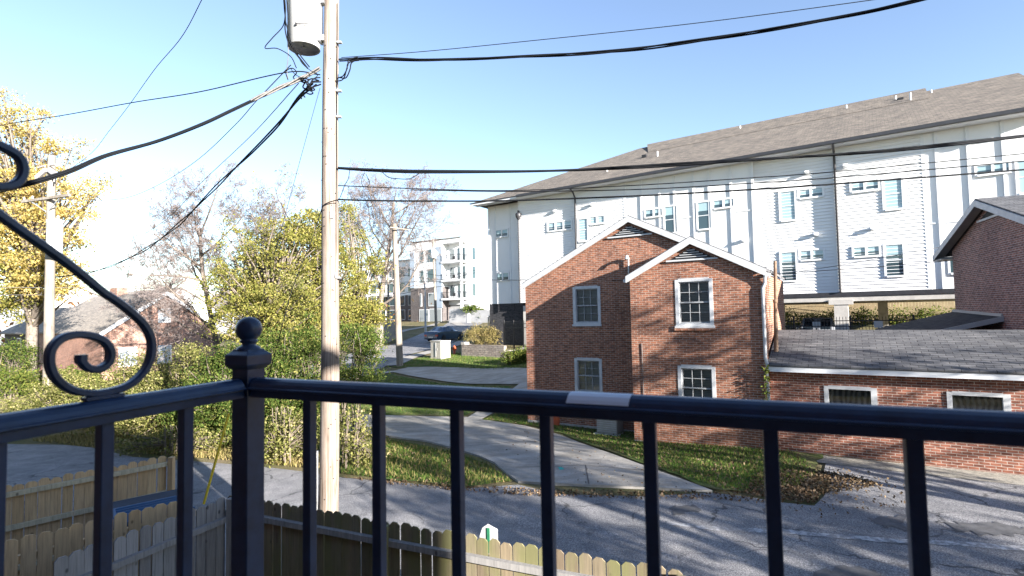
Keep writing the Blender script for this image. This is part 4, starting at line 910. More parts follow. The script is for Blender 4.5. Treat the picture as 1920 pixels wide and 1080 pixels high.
# ------------------------------------------------------------------ far apartment blocks
AA = 32; AO = (at(866, 560, 88).x, 88.0)
def apartment():
    r = thing('far_apartment_building', 'white modern apartment block with stacked corner balconies across the street', 'apartment building', (*AO, 0), AA)
    zt = 17.0; g0 = 2.6
    w = MB(); w.box(-11.3, -4.11, .0, 14, 9.05, zt); w.box(-4.11, .0, 1.7, 14, 6.0, 16.4); w.box(-4.11, .0, 0, 14, 16.4, zt+.15); w.box(-.32, 0, 0, .32, g0, 16.4)
    w.build('wall', 'far_white', r)
    MB().box(-.001+.0, .0+.02, 2.0, 14, 6.0, zt).build('side_wall', 'far_white', r)
    MB().box(-11.3, -4.11, .01, 14, g0, 9.049).build('brick_base', 'brick_greybrown', r); MB().box(-4.1, .0, 2.0, 14, g0, 5.99).build('brick_base', 'far_grey', r)
    MB().box(-11.3, -10.3, -.12, -.001, 9.1, 15.4).build('grey_panel', 'far_bluegrey', r); MB().box(-5.3, -4.12, -.12, -.001, 5.5, 15.9).build('grey_panel', 'far_bluegrey', r)
    MB().box(-11.5, .2, -.2, 14.2, zt+.16, zt+.26).build('roof', 'far_grey', r)
    for z in (7.05, 10.15, 13.3): MB().box(-4.2, .15, -.25, 1.7, z-.3, z).build('balcony', 'far_white', r)
    for z in (7.05, 10.15, 13.3):
        rl = MB()
        for k in range(26): rl.box(-4.1+k*.16, -4.08+k*.16, -.2, -.17, z, z+1.0)
        for k in range(11): rl.box(.08, .11, -.2+k*.16, -.18+k*.16, z, z+1.0)
        rl.box(-4.15, .12, -.21, -.16, z+1.0, z+1.06); rl.box(.07, .12, -.16, 1.7, z+1.0, z+1.06); rl.build('balcony_rail', 'iron', r)
        MB().box(-1.9, -.5, 1.62, 1.69, z+.05, z+2.3).build('balcony_door', 'dark_glass', r); MB().box(-3.6, -2.8, 1.62, 1.69, z+.5, z+2.2).build('window', 'dark_glass', r)
        ch = MB(); ch.box(-2.6, -2.1, .5, 1.0, z+.35, z+.42); ch.box(-2.6, -2.1, .98, 1.03, z+.42, z+.9); ch.box(-2.58, -2.53, .5, .55, z, z+.35); ch.box(-2.15, -2.1, .5, .55, z, z+.35)
        tag(ch.build('balcony_chair', 'iron', r))
    for x0, x1, z0, z1 in ((-8.95, -8.15, 13.3, 15.5), (-8.95, -8.15, 9.9, 12.1), (-7.3, -5.4, 13.4, 15.6), (-7.3, -5.4, 10.0, 12.2), (-7.1, -5.3, 5.9, 8.0), (-9.0, -8.75, 5.9, 8.0), (-9.2, -7.2, 3.2, 5.2), (-6.9, -4.4, 3.2, 5.3)):
        f = MB(); f.box(x0-.08, x1+.08, -.06, -.001+.0, z0-.08, z1+.08); fr = f.build('window', 'white_paint', r)
        p_ = MB(); p_.quad((x0, -.065, z0), (x1, -.065, z0), (x1, -.065, z1), (x0, -.065, z1)); p_.build('pane', 'dark_glass', fr)
    for y0, y1, zs in ((3.0, 3.9, (7.4, 10.4, 13.6)), (9.5, 10.0, (7.9, 10.9, 14.0))):
        for z in zs:
            f = MB(); f.box(.021, .06, y0, y1, z, z+(2.1 if y0 < 5 else 1.0)); f.build('window', 'dark_glass', r)
apartment()
def apartment2():
    r = thing('far_apartment_building', 'lower grey and white apartment block half hidden behind the bare tree', 'apartment building', (AO[0]-sin(R_(AA))*0, AO[1], 0), AA)
    w = MB(); w.box(-26, -11.6, 1.5, 14, 8.0, 14.2); w.build('wall', 'far_white', r); MB().box(-26, -11.6, 1.52, 14, 2, 7.999).build('brick_base', 'brick_greybrown', r); MB().box(-26.2, -11.5, 1.3, 14.2, 14.2, 14.45).build('roof', 'far_grey', r)
    for i, x in enumerate((-25, -22.6, -20.2, -17.8, -15.4, -13.2)):
        for z in (3.6, 6.2, 8.6, 11.4):
            f = MB(); f.box(x-.06, x+1.36, 1.43, 1.499, z-.06, z+1.76); fr = f.build('window', 'white_paint', r); MB().quad((x, 1.42, z), (x+1.3, 1.42, z), (x+1.3, 1.42, z+1.7), (x, 1.42, z+1.7)).build('pane', 'dark_glass', fr)
    for z in (8.0, 11.0): MB().box(-19, -16, .2, 1.499, z-.2, z).build('balcony', 'far_grey', r)
apartment2()
def left_house():
    p = at(192, 622, 38); r = thing('brick_house', 'pinkish brick house with a pale grey roof and white gable trim beyond the shrubs', 'house', (p.x, p.y, 0), HA)
    W_, L = 8.2, 13; ez, pk = 3.5, 6.35; w = MB()
    w.quad((0, 0, -.5), (0, W_, -.5), (0, W_, ez), (0, W_/2, pk), (0, 0, ez)); w.quad((-L, 0, -.5), (0, 0, -.5), (0, 0, ez), (-L, 0, ez)); w.quad((0, W_, -.5), (-L, W_, -.5), (-L, W_, ez), (0, W_, ez)); w.quad((-L, W_, -.5), (-L, 0, -.5), (-L, 0, ez), (-L, W_/2, pk), (-L, W_, ez)); w.build('wall', 'brick_far', r)
    ro = MB(); pit = (pk-ez)/(W_/2)
    for s_ in (0, 1):
        ye = -.3 if s_ == 0 else W_+.3; ro.prism([(.25, ye, ez-.3*pit+.05), (.25, W_/2, pk+.05), (.25, W_/2, pk+.15), (.25, ye, ez-.3*pit+.15)], (-L-.5, 0, 0))
    rf = ro.build('roof', 'shingle_light', r); fa = MB()
    for s_ in (0, 1):
        ye = -.3 if s_ == 0 else W_+.3; fa.prism([(.251, ye, ez-.3*pit+.12), (.251, W_/2, pk+.12), (.251, W_/2, pk-.2), (.251, ye, ez-.3*pit-.2)], (.04, 0, 0))
    fa.build('rake_board', 'white_paint', rf); MB().box(-8.6, -7.3, W_/2-.4, W_/2+.4, pk-.3, pk+.7).build('chimney', 'brick_far', rf)
    for y0, y1, z0, z1 in ((3.6, 4.5, 4.05, 5.15), (3.6, 4.6, .9, 2.3), (1.0, 2.2, .9, 2.3)):
        f = MB(); f.box(0.001, .06, y0, y1, z0, z1); fr = f.build('window', 'white_paint', r); m = MB()
        for k in range(2): m.quad((.066, y0+.08, z0+.08+k*(z1-z0-.1)/2), (.066, y1-.08, z0+.08+k*(z1-z0-.1)/2), (.066, y1-.08, z0+(k+1)*(z1-z0-.1)/2), (.066, y0+.08, z0+(k+1)*(z1-z0-.1)/2))
        m.build('pane', 'pale_glass', fr)
left_house()
def plain_house(px, py, d, L, W_, ez, pk, wall, roof, label, ang=HA):
    p = at(px, py, d); r = thing('far_house', label, 'house', (p.x, p.y, ground(p.x, p.y)), ang); w = MB()
    w.quad((0, 0, -1), (0, W_, -1), (0, W_, ez), (0, W_/2, pk), (0, 0, ez)); w.quad((-L, 0, -1), (0, 0, -1), (0, 0, ez), (-L, 0, ez)); w.quad((0, W_, -1), (-L, W_, -1), (-L, W_, ez), (0, W_, ez)); w.quad((-L, W_, -1), (-L, 0, -1), (-L, 0, ez), (-L, W_/2, pk), (-L, W_, ez)); w.build('wall', wall, r)
    ro = MB()
    for ye in (-.4, W_+.4): ro.prism([(.4, ye, ez-.25), (.4, W_/2, pk), (.4, W_/2, pk+.12), (.4, ye, ez-.13)], (-L-.8, 0, 0))
    ro.build('roof', roof, r)
    for x in (-2, -5, -8):
        f = MB(); f.box(x-.5, x+.5, -.06, -.001, ez-2.0, ez-.6); fr = f.build('window', 'white_paint', r); MB().quad((x-.42, -.065, ez-1.9), (x+.42, -.065, ez-1.9), (x+.42, -.065, ez-.7), (x-.42, -.065, ez-.7)).build('pane', 'dark_glass', fr)
plain_house(100, 600, 46, 12, 8, 3.4, 5.6, 'brick_greybrown', 'shingle_light', 'brownish house at the far left behind the yellow tree')
plain_house(265, 590, 66, 14, 9, 4.6, 7.2, 'far_white', 'shingle_light', 'white house with a pale roof behind the brick gable')
plain_house(470, 580, 80, 14, 9, 4.2, 7.5, 'far_white', 'shingle_light', 'white house mostly hidden behind the yellow green tree')
plain_house(60, 580, 75, 16, 10, 6.2, 8.5, 'far_white', 'shingle_brown', 'large pale house far away at the left edge')

# street side items beyond the far driveway
p = gp(826, 672); cb = thing('utility_cabinet', 'tan metal utility cabinet on the lawn beside the street', 'cabinet', p, 40)
m = MB(); m.box(-.55, .55, -.45, .45, .06, 1.22); m.build('casing', 'cabinet_tan', cb, bevel=.02); m = MB(); m.box(-.6, .6, -.5, .5, -.1, .06); m.build('pad', 'concrete_old', cb)
m = MB(); m.box(-.58, .58, -.48, .48, 1.221, 1.27); m.build('lid', 'cabinet_tan', cb); m = MB(); m.box(-.03, .03, -.48, -.451, .15, 1.15); m.box(.1, .16, -.47, -.451, .6, .75); m.build('door_handle', 'galvanised', cb)
p = gp(852, 664); hy = thing('fire_hydrant', 'small orange fire hydrant between the cabinet and the stone wall', 'hydrant', p)
MB().lathe((0, 0, 0), [(.14, 0), (.14, .05), (.10, .06), (.10, .45), (.13, .46), (.13, .5), (.1, .55), (.05, .62), (.03, .66), (0, .67)], 14).build('barrel', 'orange_red', hy)
m = MB(); m.tube([(-.18, 0, .36), (.18, 0, .36)], .05, 10); m.tube([(0, -.2, .32), (0, 0, .32)], .06, 10); m.build('nozzle', 'orange_red', hy)
a = gp(866, 668); b = gp(945, 672); rw = thing('retaining_wall', 'low rough stone retaining wall holding the planted bed', 'wall', a)
d = (b-a); d.z = 0; m = MB(); u = d.normalized(); nrm = Vector((-u.y, u.x, 0))
m.prism([Vector((0, 0, -.3)), d+Vector((0, 0, -.3)), d+nrm*.3+Vector((0, 0, -.3)), nrm*.3+Vector((0, 0, -.3))], (0, 0, 1.15)); m.prism([nrm*.301+Vector((0, 0, -.3)), nrm*.3+Vector((0, 0, -.3)), nrm*4-u*.3+Vector((0, 0, -.3)), nrm*4-u*.6+Vector((0, 0, -.3))], (0, 0, 1.13))
e = gp(1010, 668)-a; e.z = 0; m.prism([d*1.001+Vector((0, 0, -.3)), e+Vector((0, 0, -.3)), e+nrm*.3+Vector((0, 0, -.3)), d*1.001+nrm*.3+Vector((0, 0, -.3))], (0, 0, .85)); m.build('stones', 'stone_block', rw)
MB().prism([nrm*.02-u*.1-Vector((0, 0, .3)), nrm*.02+u*.28-Vector((0, 0, .3)), nrm*.5+u*.28-Vector((0, 0, .3)), nrm*.5-u*.1-Vector((0, 0, .3))], (0, 0, 1.32)).build('end_pier', 'concrete_old', rw)
bed = MB(); bed.prism([a+nrm*.35+Vector((0, 0, .5)), a+e+nrm*.35+Vector((0, 0, .5)), a+e+nrm*4+Vector((0, 0, .5)), a+nrm*4+Vector((0, 0, .5))], (0, 0, .27)); tag(bed.build('planting_bed', 'earth'), kind='structure')
p = gp(917, 655); bo = thing('bollard', 'thin white post in the planted bed beside the dark brick wall', 'post', (p.x*.93, p.y*.93, p.z))
MB().lathe((0, 0, 0), [(.07, 0), (.07, 2.6), (.09, 2.61), (.09, 2.7), (0, 2.74)], 12).build('shaft', 'white_paint', bo)
a_, b_2 = gp(946, 660), gp(996, 664); iron_fence('iron_fence', 'short black iron fence left of the brick house corner', (a_.x*.93, a_.y*.93), (b_2.x*.93, b_2.y*.93), 1.75, 1.9, .12, 1.0)
fr = thing('wooden_fence', 'grey board fence beside the street behind the bare tree', 'fence', gz(*G2([(700, 655)])[0]))
m = MB(); a = gz(*G2([(700, 655)])[0]); b = gz(*G2([(745, 634)])[0])
d = b-a; n = 60
for k in range(n): q = d*(k/n); m.prism([q, q+d*(.94/n), q+d*(.94/n)+Vector((.03, .01, 0)), q+Vector((.03, .01, 0))], (0, 0, 1.9))
m.build('boards', 'wood_dull', fr)
a = Vector((*WW(-20, 40), 0))
fr = thing('garden_wall', 'grey garden wall in front of the apartment block', 'wall', (at(842, 590, 84).x, 84, ground(at(842, 590, 84).x, 84)), AA)
MB().box(0, 3.4, 0, .2, -.3, 2.2).build('panel', 'far_grey', fr); MB().box(3.5, 4.1, -.05, .3, -.3, 2.4).build('post', 'far_white', fr); MB().box(4.2, 8, .05, .2, -.3, 1.9).build('panel', 'far_grey', fr)

# ------------------------------------------------------------------ utility poles, transformers and cables
PX, PY = at(618, 700, 9).x, 9.0
up = thing('utility_pole', 'weathered near wooden utility pole standing behind the picket fence', 'utility pole', gz(PX, PY))
m = MB(); zs = [-.3, .8, 2, 3.5, 5, 6.5, 8, 9.5, 11.5]; m.tube([(.02*sin(z*.6)+ .011*(z-4), 0, z) for z in zs], [.163-.0042*z for z in zs], 24); m.build('shaft', 'pole_wood', up, uv=False)
m = MB()
for z, a in ((8.1, 0), (7.65, 0), (4.9, -20), (8.95, 5)):
    rr = .165-.0042*z; m.lathe((rr*cos(R_(a)), rr*sin(R_(a))-.04, z), [(.012, -.05), (.03, -.03), (.03, .03), (.012, .05)], 8); m.box(rr-.02+.011*(z-4), rr+.06+.011*(z-4), -.09, -.03, z-.05, z-.02)
m.build('bracket', 'galvanised', up)
MB().tube([(-.2, -.05, -.2), (-.2, -.05, 2.0)], .03, 8).build('conduit', 'galvanised', up)
m = MB(); m.tube([(.012*(z-4)+.14-.0036*z, -.075+.002*sin(z*3), z) for z in [q*.4 for q in range(25)]], .007, 5); m.build('ground_wire', 'cable_black', up, uv=False)
m = MB(); rn_ = random.Random(6)
for k in range(46):
    z = rn_.uniform(.8, 9); a = R_(rn_.uniform(-150, -20)); rr = .166-.0042*z; cx = .02*sin(z*.6)+.011*(z-4); m.box(cx+rr*cos(a)-.008, cx+rr*cos(a)+.008, rr*sin(a)-.006, rr*sin(a)+.004, z-.006, z+.006)
m.build('staples', 'iron', up, uv=False)
m = MB(); m.box(.06, .115, -.145, -.12, 5.86, 5.98); m.build('id_tag', 'galvanised', up)
TX = thing('pole_transformer', 'white grey cylindrical transformer hung on the near utility pole', 'transformer', (PX-.41, PY-.05, 8.82))
MB().lathe((0, 0, 0), [(0, .05), (.24, .05), (.245, 0), (.265, 0), (.265, 1.02), (.28, 1.03), (.28, 1.08), (.2, 1.14), (0, 1.16)], 32).build('tank', 'tank_grey', TX)
MB().lathe((0, 0, 0), [(.02, .02), (.02, .049)], 10).build('drain_plug', 'galvanised', TX)
m = MB(); m.box(.22, .36, -.06, .06, .12, .22); m.box(.22, .36, -.06, .06, .78, .88); m.box(.27, .30, -.09, .09, .1, .9); m.build('bracket', 'galvanised', TX)
m = MB(); m.tube([(-.02, -.26, .28), (-.02, -.30, .28), (.18, -.27, .29)], .008, 6); m.lathe((-.02, -.29, .28), [(.016, -.02), (.016, .02)], 8); m.build('ground_lug', 'iron', TX)
for x in (-.12, .12): MB().lathe((x, 0, 1.1), [(.05, 0), (.07, .05), (.045, .1), (.065, .15), (.04, .2), (.05, .25), (0, .28)], 12).build('bushing', 'porcelain', TX)
def cable(name, label, pts, r, mat='cable_black', k=10, n=6, strands=1, twist=2.0, sep=1.0, cat='cable', group=None):
    P = spline([at(*p) for p in pts], k); root = P[0]; m = MB()
    if strands == 1: m.tube([p-root for p in P], r, n)
    else:
        Q = [P[0]]; fine = []
        for a, b in zip(P, P[1:]):
            c = max(1, int((b-a).length/.12)); fine += [a.lerp(b, j/c) for j in range(c)]
        fine.append(P[-1]); s_ = 0
        for q in range(strands):
            s_ = 0; out = []
            for i, p in enumerate(fine):
                if i: s_ += (p-fine[i-1]).length
                t = (fine[min(i+1, len(fine)-1)]-fine[max(i-1, 0)]).normalized(); a = t.cross(Vector((0, 0, 1))).normalized(); b = a.cross(t)
                an = twist*s_+2*pi*q/strands; rad = r*sep*1.25*(1+.35*sin(s_*1.3+q)); out.append(p-root+(a*cos(an)+b*sin(an))*rad)
            m.tube(out, r, n)
    o = m.build(name, mat, None, uv=False, loc=root); return tag(o, label, cat, group)
cable('power_cable', 'thick twisted black cable rising from the near pole to the upper right', [(636, 112, 8.95), (700, 110, 8.8), (820, 112, 8.5), (1000, 105, 8.0), (1160, 95, 7.6), (1280, 80, 7.2), (1400, 62, 6.8), (1560, 35, 6.3), (1700, 5, 5.9), (2000, -70, 5.2)], .012, strands=3, twist=1.6)
cable('wire', 'single thin wire above the twisted cable at the upper right', [(640, 108, 9), (800, 96, 8.8), (1000, 76, 8.5), (1300, 44, 8), (1620, 2, 7.4), (1900, -40, 7)], .006)
cable('phone_cable', 'thick lashed cable running right from the near pole, highest of the lower lines', [(634, 315, 8.95), (700, 319, 9), (800, 322, 9), (1000, 321, 9), (1160, 315, 8.9), (1400, 300, 8.7), (1565, 290, 8.5), (1700, 279, 8.4), (1920, 255, 8.2), (2200, 222, 8)], .019, sep=.5, strands=2, twist=.8)
cable('wire', 'thin upper wire of the pair between the two thick lower lines', [(634, 348, 9), (760, 353, 9), (960, 357, 9), (1200, 347, 9), (1400, 334, 9), (1565, 322, 9), (1920, 288, 9), (2200, 260, 9)], .008)
cable('wire', 'thin lower wire of the pair between the two thick lower lines', [(770, 356, 9), (960, 359, 9), (1200, 355, 9), (1400, 344, 9), (1565, 333, 9), (1920, 302, 9), (2200, 275, 9)], .009)
cable('phone_cable', 'black cable running right from the near pole, lowest of the lower lines', [(634, 374, 8.95), (700, 376, 9), (820, 377, 9), (960, 376, 9), (1200, 367, 8.9), (1400, 356, 8.8), (1565, 345, 8.7), (1920, 318, 8.5), (2200, 295, 8.3)], .014)
cable('wire', 'faint wire sagging across the white siding above the annex vent pipe', [(1330, 508, 24), (1457, 514, 22.5), (1543, 507.5, 22), (1607, 503, 21.5), (1757, 491, 21), (1800, 486, 20.8)], .012, 'cable_grey')
cable('wire', 'faint wire rising across the white siding to the right house', [(1457, 513, 22.4), (1520, 506, 22), (1582, 496, 21.8), (1662, 482, 21.5), (1770, 462, 21)], .012, 'cable_grey')
cable('wire', 'thin service wire reaching the mast on the brick house gable', [(690, 530, 40), (800, 528, 34), (905, 525, 28), (1040, 526, 22), (1177, 525, 18.1)], .012)
cable('wire', 'black wire looping from the near pole to the far left edge', [(600, 140, 8.9), (535, 136, 9.2), (375, 172, 10), (250, 192, 11), (125, 215, 12), (0, 235, 13), (-250, 280, 15)], .010)
cable('power_cable', 'thick bundle of cables running left from the near pole to the left edge', [(598, 130, 8.92), (560, 151, 8.8), (510, 172, 8.5), (440, 205, 8.1), (380, 233, 7.8), (300, 263, 7.3), (200, 292, 6.8), (120, 325, 6.4), (0, 356, 5.9), (-200, 390, 5.3)], .0115, 'cable_black', strands=4, twist=.7, sep=1.1)
cable('power_cable', 'pale wrapped cable bundle where the lines leave the near pole', [(600, 128, 8.9), (560, 149, 8.78), (515, 168, 8.5), (470, 190, 8.27)], .014, 'cable_pale', strands=3, twist=5)
cable('power_cable', 'thick double cable sagging down from the near pole to the left pole', [(590, 158, 8.95), (572, 172, 9.2), (555, 190, 9.6), (520, 236, 10.6), (470, 287, 12), (400, 355, 14), (330, 425, 17), (260, 475, 20), (180, 508, 23), (104, 520, 25.4)], .017, strands=2, twist=.8, sep=1.3)
cable('wire', 'thin wire sagging from the near pole to the left pole crossarm', [(545, 122, 9.2), (480, 190, 11), (440, 235, 12.5), (370, 300, 15), (300, 345, 18), (240, 370, 21), (190, 375, 23.5), (155, 370, 25.4)], .009, 'cable_grey')
cable('wire', 'thin straight wire just above the double sagging cable', [(560, 156, 9), (470, 255, 12), (380, 340, 15.5), (300, 420, 19), (185, 482, 23.5), (106, 500, 25.4)], .008, 'cable_grey')
cable('wire', 'thin wire climbing from the left pole top out of the picture', [(105, 335, 25.4), (168, 290, 22), (205, 245, 19), (240, 200, 17), (290, 130, 14.5), (340, 70, 12.5), (378, 0, 11), (430, -110, 9.5)], .008)
cable('wire', 'upper faint wire crossing behind the iron scroll', [(-120, 540, 28), (0, 539, 28), (200, 540, 29), (430, 543, 30), (640, 547, 32)], .014, 'cable_grey', group=None)
cable('wire', 'lower faint wire crossing behind the iron scroll', [(-120, 555, 28), (0, 553, 28), (200, 554, 29), (430, 556, 30), (640, 560, 32)], .014, 'cable_grey')
cable('guy_wire', 'long guy wire from the near pole top down to the yellow guard', [(600, 165, 8.95), (571, 270, 8.85), (541, 380, 8.75), (486, 580, 8.6), (431, 778, 8.45)], .004)
cable('guy_wire', 'dark guy wire from the middle of the near pole into the shrubs', [(602, 395, 8.95), (588, 440, 8.85), (560, 510, 8.7), (545, 552, 8.6), (508, 690, 8.35), (470, 830, 8.1), (445, 930, 8.0)], .006)
ya, yb_ = at(429, 775, 8.45), at(382, 945, 8.3); gd = thing('guy_guard', 'yellow plastic guard on the guy wire behind the corner of the fence', 'guy guard', yb_)
MB().tube([(0, 0, 0), (ya-yb_)], .02, 10).build('sleeve', 'yellow_plastic', gd, uv=False)
# loops of slack cable at the pole
cable('cable_loop', 'loop of slack wire left of the transformer', [(535, 28, 8.7), (530, 50, 8.65), (510, 72, 8.6), (497, 90, 8.6), (520, 91, 8.6), (545, 106, 8.7), (556, 128, 8.8)], .008)
cable('cable_loop', 'thick drop cables running down beside the transformer', [(533, -20, 8.6), (536, 20, 8.6), (538, 60, 8.6), (545, 85, 8.65), (560, 105, 8.75), (578, 128, 8.85)], .011, strands=3, twist=.6, sep=1.6)
cable('cable_loop', 'small coil of wire below the transformer', [(540, 150, 8.8), (536, 134, 8.75), (548, 128, 8.72), (556, 136, 8.75), (550, 146, 8.8), (563, 152, 8.8), (574, 150, 8.8)], .009)
cable('cable_loop', 'slack drop wire hanging from the drop cables', [(541, 85, 8.65), (540, 110, 8.7), (538, 130, 8.75), (540, 148, 8.8)], .006, 'cable_grey')
cable('cable_loop', 'jumper cables bunched under the pale cable bundle', [(560, 150, 8.8), (575, 152, 8.75), (572, 166, 8.8), (588, 158, 8.85), (600, 155, 8.9)], .012, strands=2, twist=9, sep=2.0)
cable('cable_loop', 'looped jumpers on the right side of the near pole', [(634, 148, 8.9), (645, 145, 8.8), (652, 130, 8.75), (656, 116, 8.75), (672, 110, 8.75)], .010, strands=3, twist=6, sep=2.0)
cable('cable_loop', 'large slack loop of thin wire at the crossarm end below the transformer', [(557, 100, 8.75), (566, 118, 8.72), (582, 132, 8.75), (596, 140, 8.85), (585, 148, 8.8), (566, 146, 8.75), (552, 138, 8.75), (545, 128, 8.75)], .006)
cable('cable_loop', 'tangle of jumpers where the sagging double cable meets the near pole', [(600, 150, 8.88), (586, 150, 8.78), (578, 160, 8.74), (586, 170, 8.78), (572, 174, 8.9), (566, 182, 9.2)], .011, strands=3, twist=7, sep=2.2)
cable('cable_loop', 'round slack loop hanging under the lashed cable', [(683, 324, 8.9), (678, 338, 8.85), (680, 348, 8.85), (688, 350, 8.85), (693, 342, 8.85), (686, 326, 8.9)], .005)
cable('cable_loop', 'shallow splice loop hanging under the lashed cable', [(714, 320, 8.9), (728, 332, 8.85), (745, 335, 8.85), (768, 335, 8.85), (785, 326, 8.9)], .007)
cable('cable_loop', 'thin drop wire between the two thick lower lines at the pole', [(656, 318, 8.9), (653, 335, 8.85), (646, 348, 8.85), (641, 362, 8.9), (636, 374, 8.95)], .006)
cable('cable_loop', 'black wire bending around the pole at the lowest line', [(636, 374, 8.82), (618, 379, 8.8), (606, 386, 8.84), (601, 400, 8.95)], .009)
def pole(px, py_top, py_base, d, r, label, arm=None, mat='pole_grey', tr=False, ang=20, ins=True):
    b = gb(px[1], py_base, d); t = at(px[0], py_top, d); h = t.z-b.z; dx = t.x-b.x
    o = thing('utility_pole', label, 'utility pole', b, ang); ca, sa = cos(R_(ang)), sin(R_(ang))
    MB().tube([(dx*ca*q, dx*sa*q, -.2+(h+.2)*q) for q in (0, .5, 1)], [r*1.15, r, r*.8], 14).build('shaft', mat, o, uv=False)
    for z, L in arm or ():
        am = MB(); xx = dx*ca*(z/h); hh = .06 if ins else .035; am.box(xx-L/2, xx+L/2, -r-.12, -r, z-hh, z+hh); A = am.build('crossarm', mat, o)
        bm_ = MB() if ins else None
        if ins: bm_.bar((xx-L*.3, -r-.06, z-.06), (xx, -r*.9, z-.65), .03, .04); bm_.bar((xx+L*.3, -r-.06, z-.06), (xx, -r*.9, z-.65), .03, .04); bm_.build('brace', 'galvanised', A)
        if ins:
            for q in (-.47, -.28, .28, .47): MB().lathe((xx+q*L, -r-.06, z+.06), [(.02, 0), (.06, .04), (.03, .08), (.06, .12), (.03, .16), (0, .18)], 8).build('insulator', 'porcelain', A)
    return o, b, h
o, b, h = pole((97, 90), 292, 767, 25.5, .2, 'pale wooden utility pole with crossarm in front of the yellow tree', [(10.15, 3.5)])
m = MB()
for s_ in (-1, 1):
    m.bar((s_*.1, -.25, 11.55), (s_*.75, -.3, 11.2), .12, .22); m.tube([(s_*.55, -.25, 11.3), (s_*.5, -.25, 10.9)], .03, 6); m.tube([(s_*.2, -.25, 11.75), (s_*.65, -.28, 11.7)], .05, 8)
m.build('cutout_fuse', 'porcelain', o)
tp = at(112, 470, 25.3); T2 = thing('pole_transformer', 'pale transformer hung on the left utility pole', 'transformer', (tp.x, tp.y-.3, tp.z-.2))
MB().lathe((0, 0, 0), [(0, 0), (.3, 0), (.31, .03), (.31, 1.5), (.33, 1.52), (.33, 1.58), (.15, 1.68), (0, 1.7)], 24).build('tank', 'tank_grey', T2); MB().box(-.45, -.25, .1, .3, .3, 1.2).build('bracket', 'galvanised', T2)
for x in (-.14, .14): MB().lathe((x, 0, 1.62), [(.05, 0), (.07, .05), (.045, .1), (.065, .15), (.04, .2), (0, .25)], 10).build('bushing', 'porcelain', T2)
o, b, h = pole((739, 750), 420, 680, 36, .2, 'tall leaning wooden pole beside the street behind the lawn', [(9.25, 1.5)], 'pole_grey', ang=-50, ins=False)
o, b, h = pole((812, 818), 448, 606, 72, .17, 'distant wooden pole in front of the apartment balconies', None)
tp = at(813, 476, 71.6); T3 = thing('pole_transformer', 'small white transformer on the distant pole by the apartments', 'transformer', (tp.x, tp.y, tp.z-.6))
MB().lathe((0, 0, 0), [(0, 0), (.35, 0), (.36, .04), (.36, 1.1), (.2, 1.25), (0, 1.27)], 16).build('tank', 'tank_grey', T3); MB().box(.1, .6, -.08, .08, .3, .9).build('bracket', 'galvanised', T3)
o, b, h = pole((796, 798), 520, 610, 66, .12, 'thin grey metal pole left of the distant wooden pole', None, 'far_grey')
o, b, h = pole((727, 729), 470, 620, 60, .12, 'thin pale pole in front of the lower apartment block', None, 'pole_grey')
for i, (pts, lb) in enumerate((([(640, 492, 50), (740, 500, 50), (830, 517, 60), (900, 505, 60)], 'upper thin wire crossing in front of the apartments'), ([(640, 510, 50), (745, 515, 48), (830, 524, 60), (905, 508, 60)], 'middle thin wire crossing in front of the apartments'), ([(640, 560, 50), (745, 552, 46), (800, 540, 50), (880, 532, 45), (910, 525, 42)], 'lower thin wire crossing in front of the apartments'))):
    cable('wire', lb, pts, .022)

# ------------------------------------------------------------------ wooden fences, bin, marker
def picket_fence(label, a, b, z0a, ztop, mat, face, posts=(), rails=(.35, 1.55), pw=.14, gap=.006, railside=1, dog=.035, ztop2=None, seed=1, rail_mat=None):
    """boards from a to b; the rails sit on the side 'railside' (left of a->b is +1)"""
    a, b = Vector((*a, 0)), Vector((*b, 0)); d = b-a; L = d.length; u = d.normalized(); nr = Vector((-u.y, u.x, 0))*railside; ztop2 = ztop if ztop2 is None else ztop2
    r = thing('picket_fence', label, 'fence', (a.x, a.y, z0a)); rn = random.Random(seed); m = MB(); n = int(L/(pw+gap))
    for k in range(n):
        q = u*(k*(pw+gap)); t = k/n; h = ztop+(ztop2-ztop)*t-z0a+rn.uniform(-.022, .016); w2 = pw+rn.uniform(-.012, .003); o_ = nr*(-.018+rn.uniform(-.002, .002)); tl = rn.uniform(-.008, .008)
        prof = [(0, 0), (w2, 0), (w2+tl, h-dog), (w2-dog+tl, h-.004), (dog+tl, h), (tl, h-dog)]
        m.prism([q+u*x+o_+Vector((0, 0, z)) for x, z in prof], nr*.017)
    m.build('boards', mat, r, uv=False)
    for z in rails:
        z -= z0a; s = (ztop2-ztop)/L
        MB().bar(nr*.034+Vector((0, 0, z)), nr*.034+d+Vector((0, 0, z+s*L)), .066, .07).build('rail', rail_mat or mat, r, uv=False)
    for t in posts:
        q = d*t+nr*.09; MB().box(q.x-.045, q.x+.045, q.y-.045, q.y+.045, -.1, ztop-z0a-.02).build('post', mat, r, uv=False, bevel=.004)
    return r
picket_fence('mossy weathered picket fence running to the right below the railing', (-4.05, 7.62), (1.62, 5.13), 0, 1.75, 'wood_mossy', 0, (.445, .99), (.42, 1.52), railside=-1, seed=3, rail_mat='wood_grey')
picket_fence('grey weathered picket fence on the left of the fence corner', (-4.79, 5.64), (-4.0, 7.60), 0, 1.75, 'wood_grey', 0, (.97,), (.6, 1.45), railside=-1, seed=5)
picket_fence('new tan picket fence behind the grey weathered fence', (-6.6, 5.3), (-4.45, 7.62), 0, 1.75, 'wood_tan', 0, (), (.35, 1.5), railside=1, seed=7)
picket_fence('new tan picket fence with visible rails on the far side of the bin', (-9.2, 6.5), (-6.24, 9.85), 0, 1.76, 'wood_tan', 0, (.99,), (.5, 1.12, 1.62), railside=-1, seed=9, rail_mat='wood_rail')
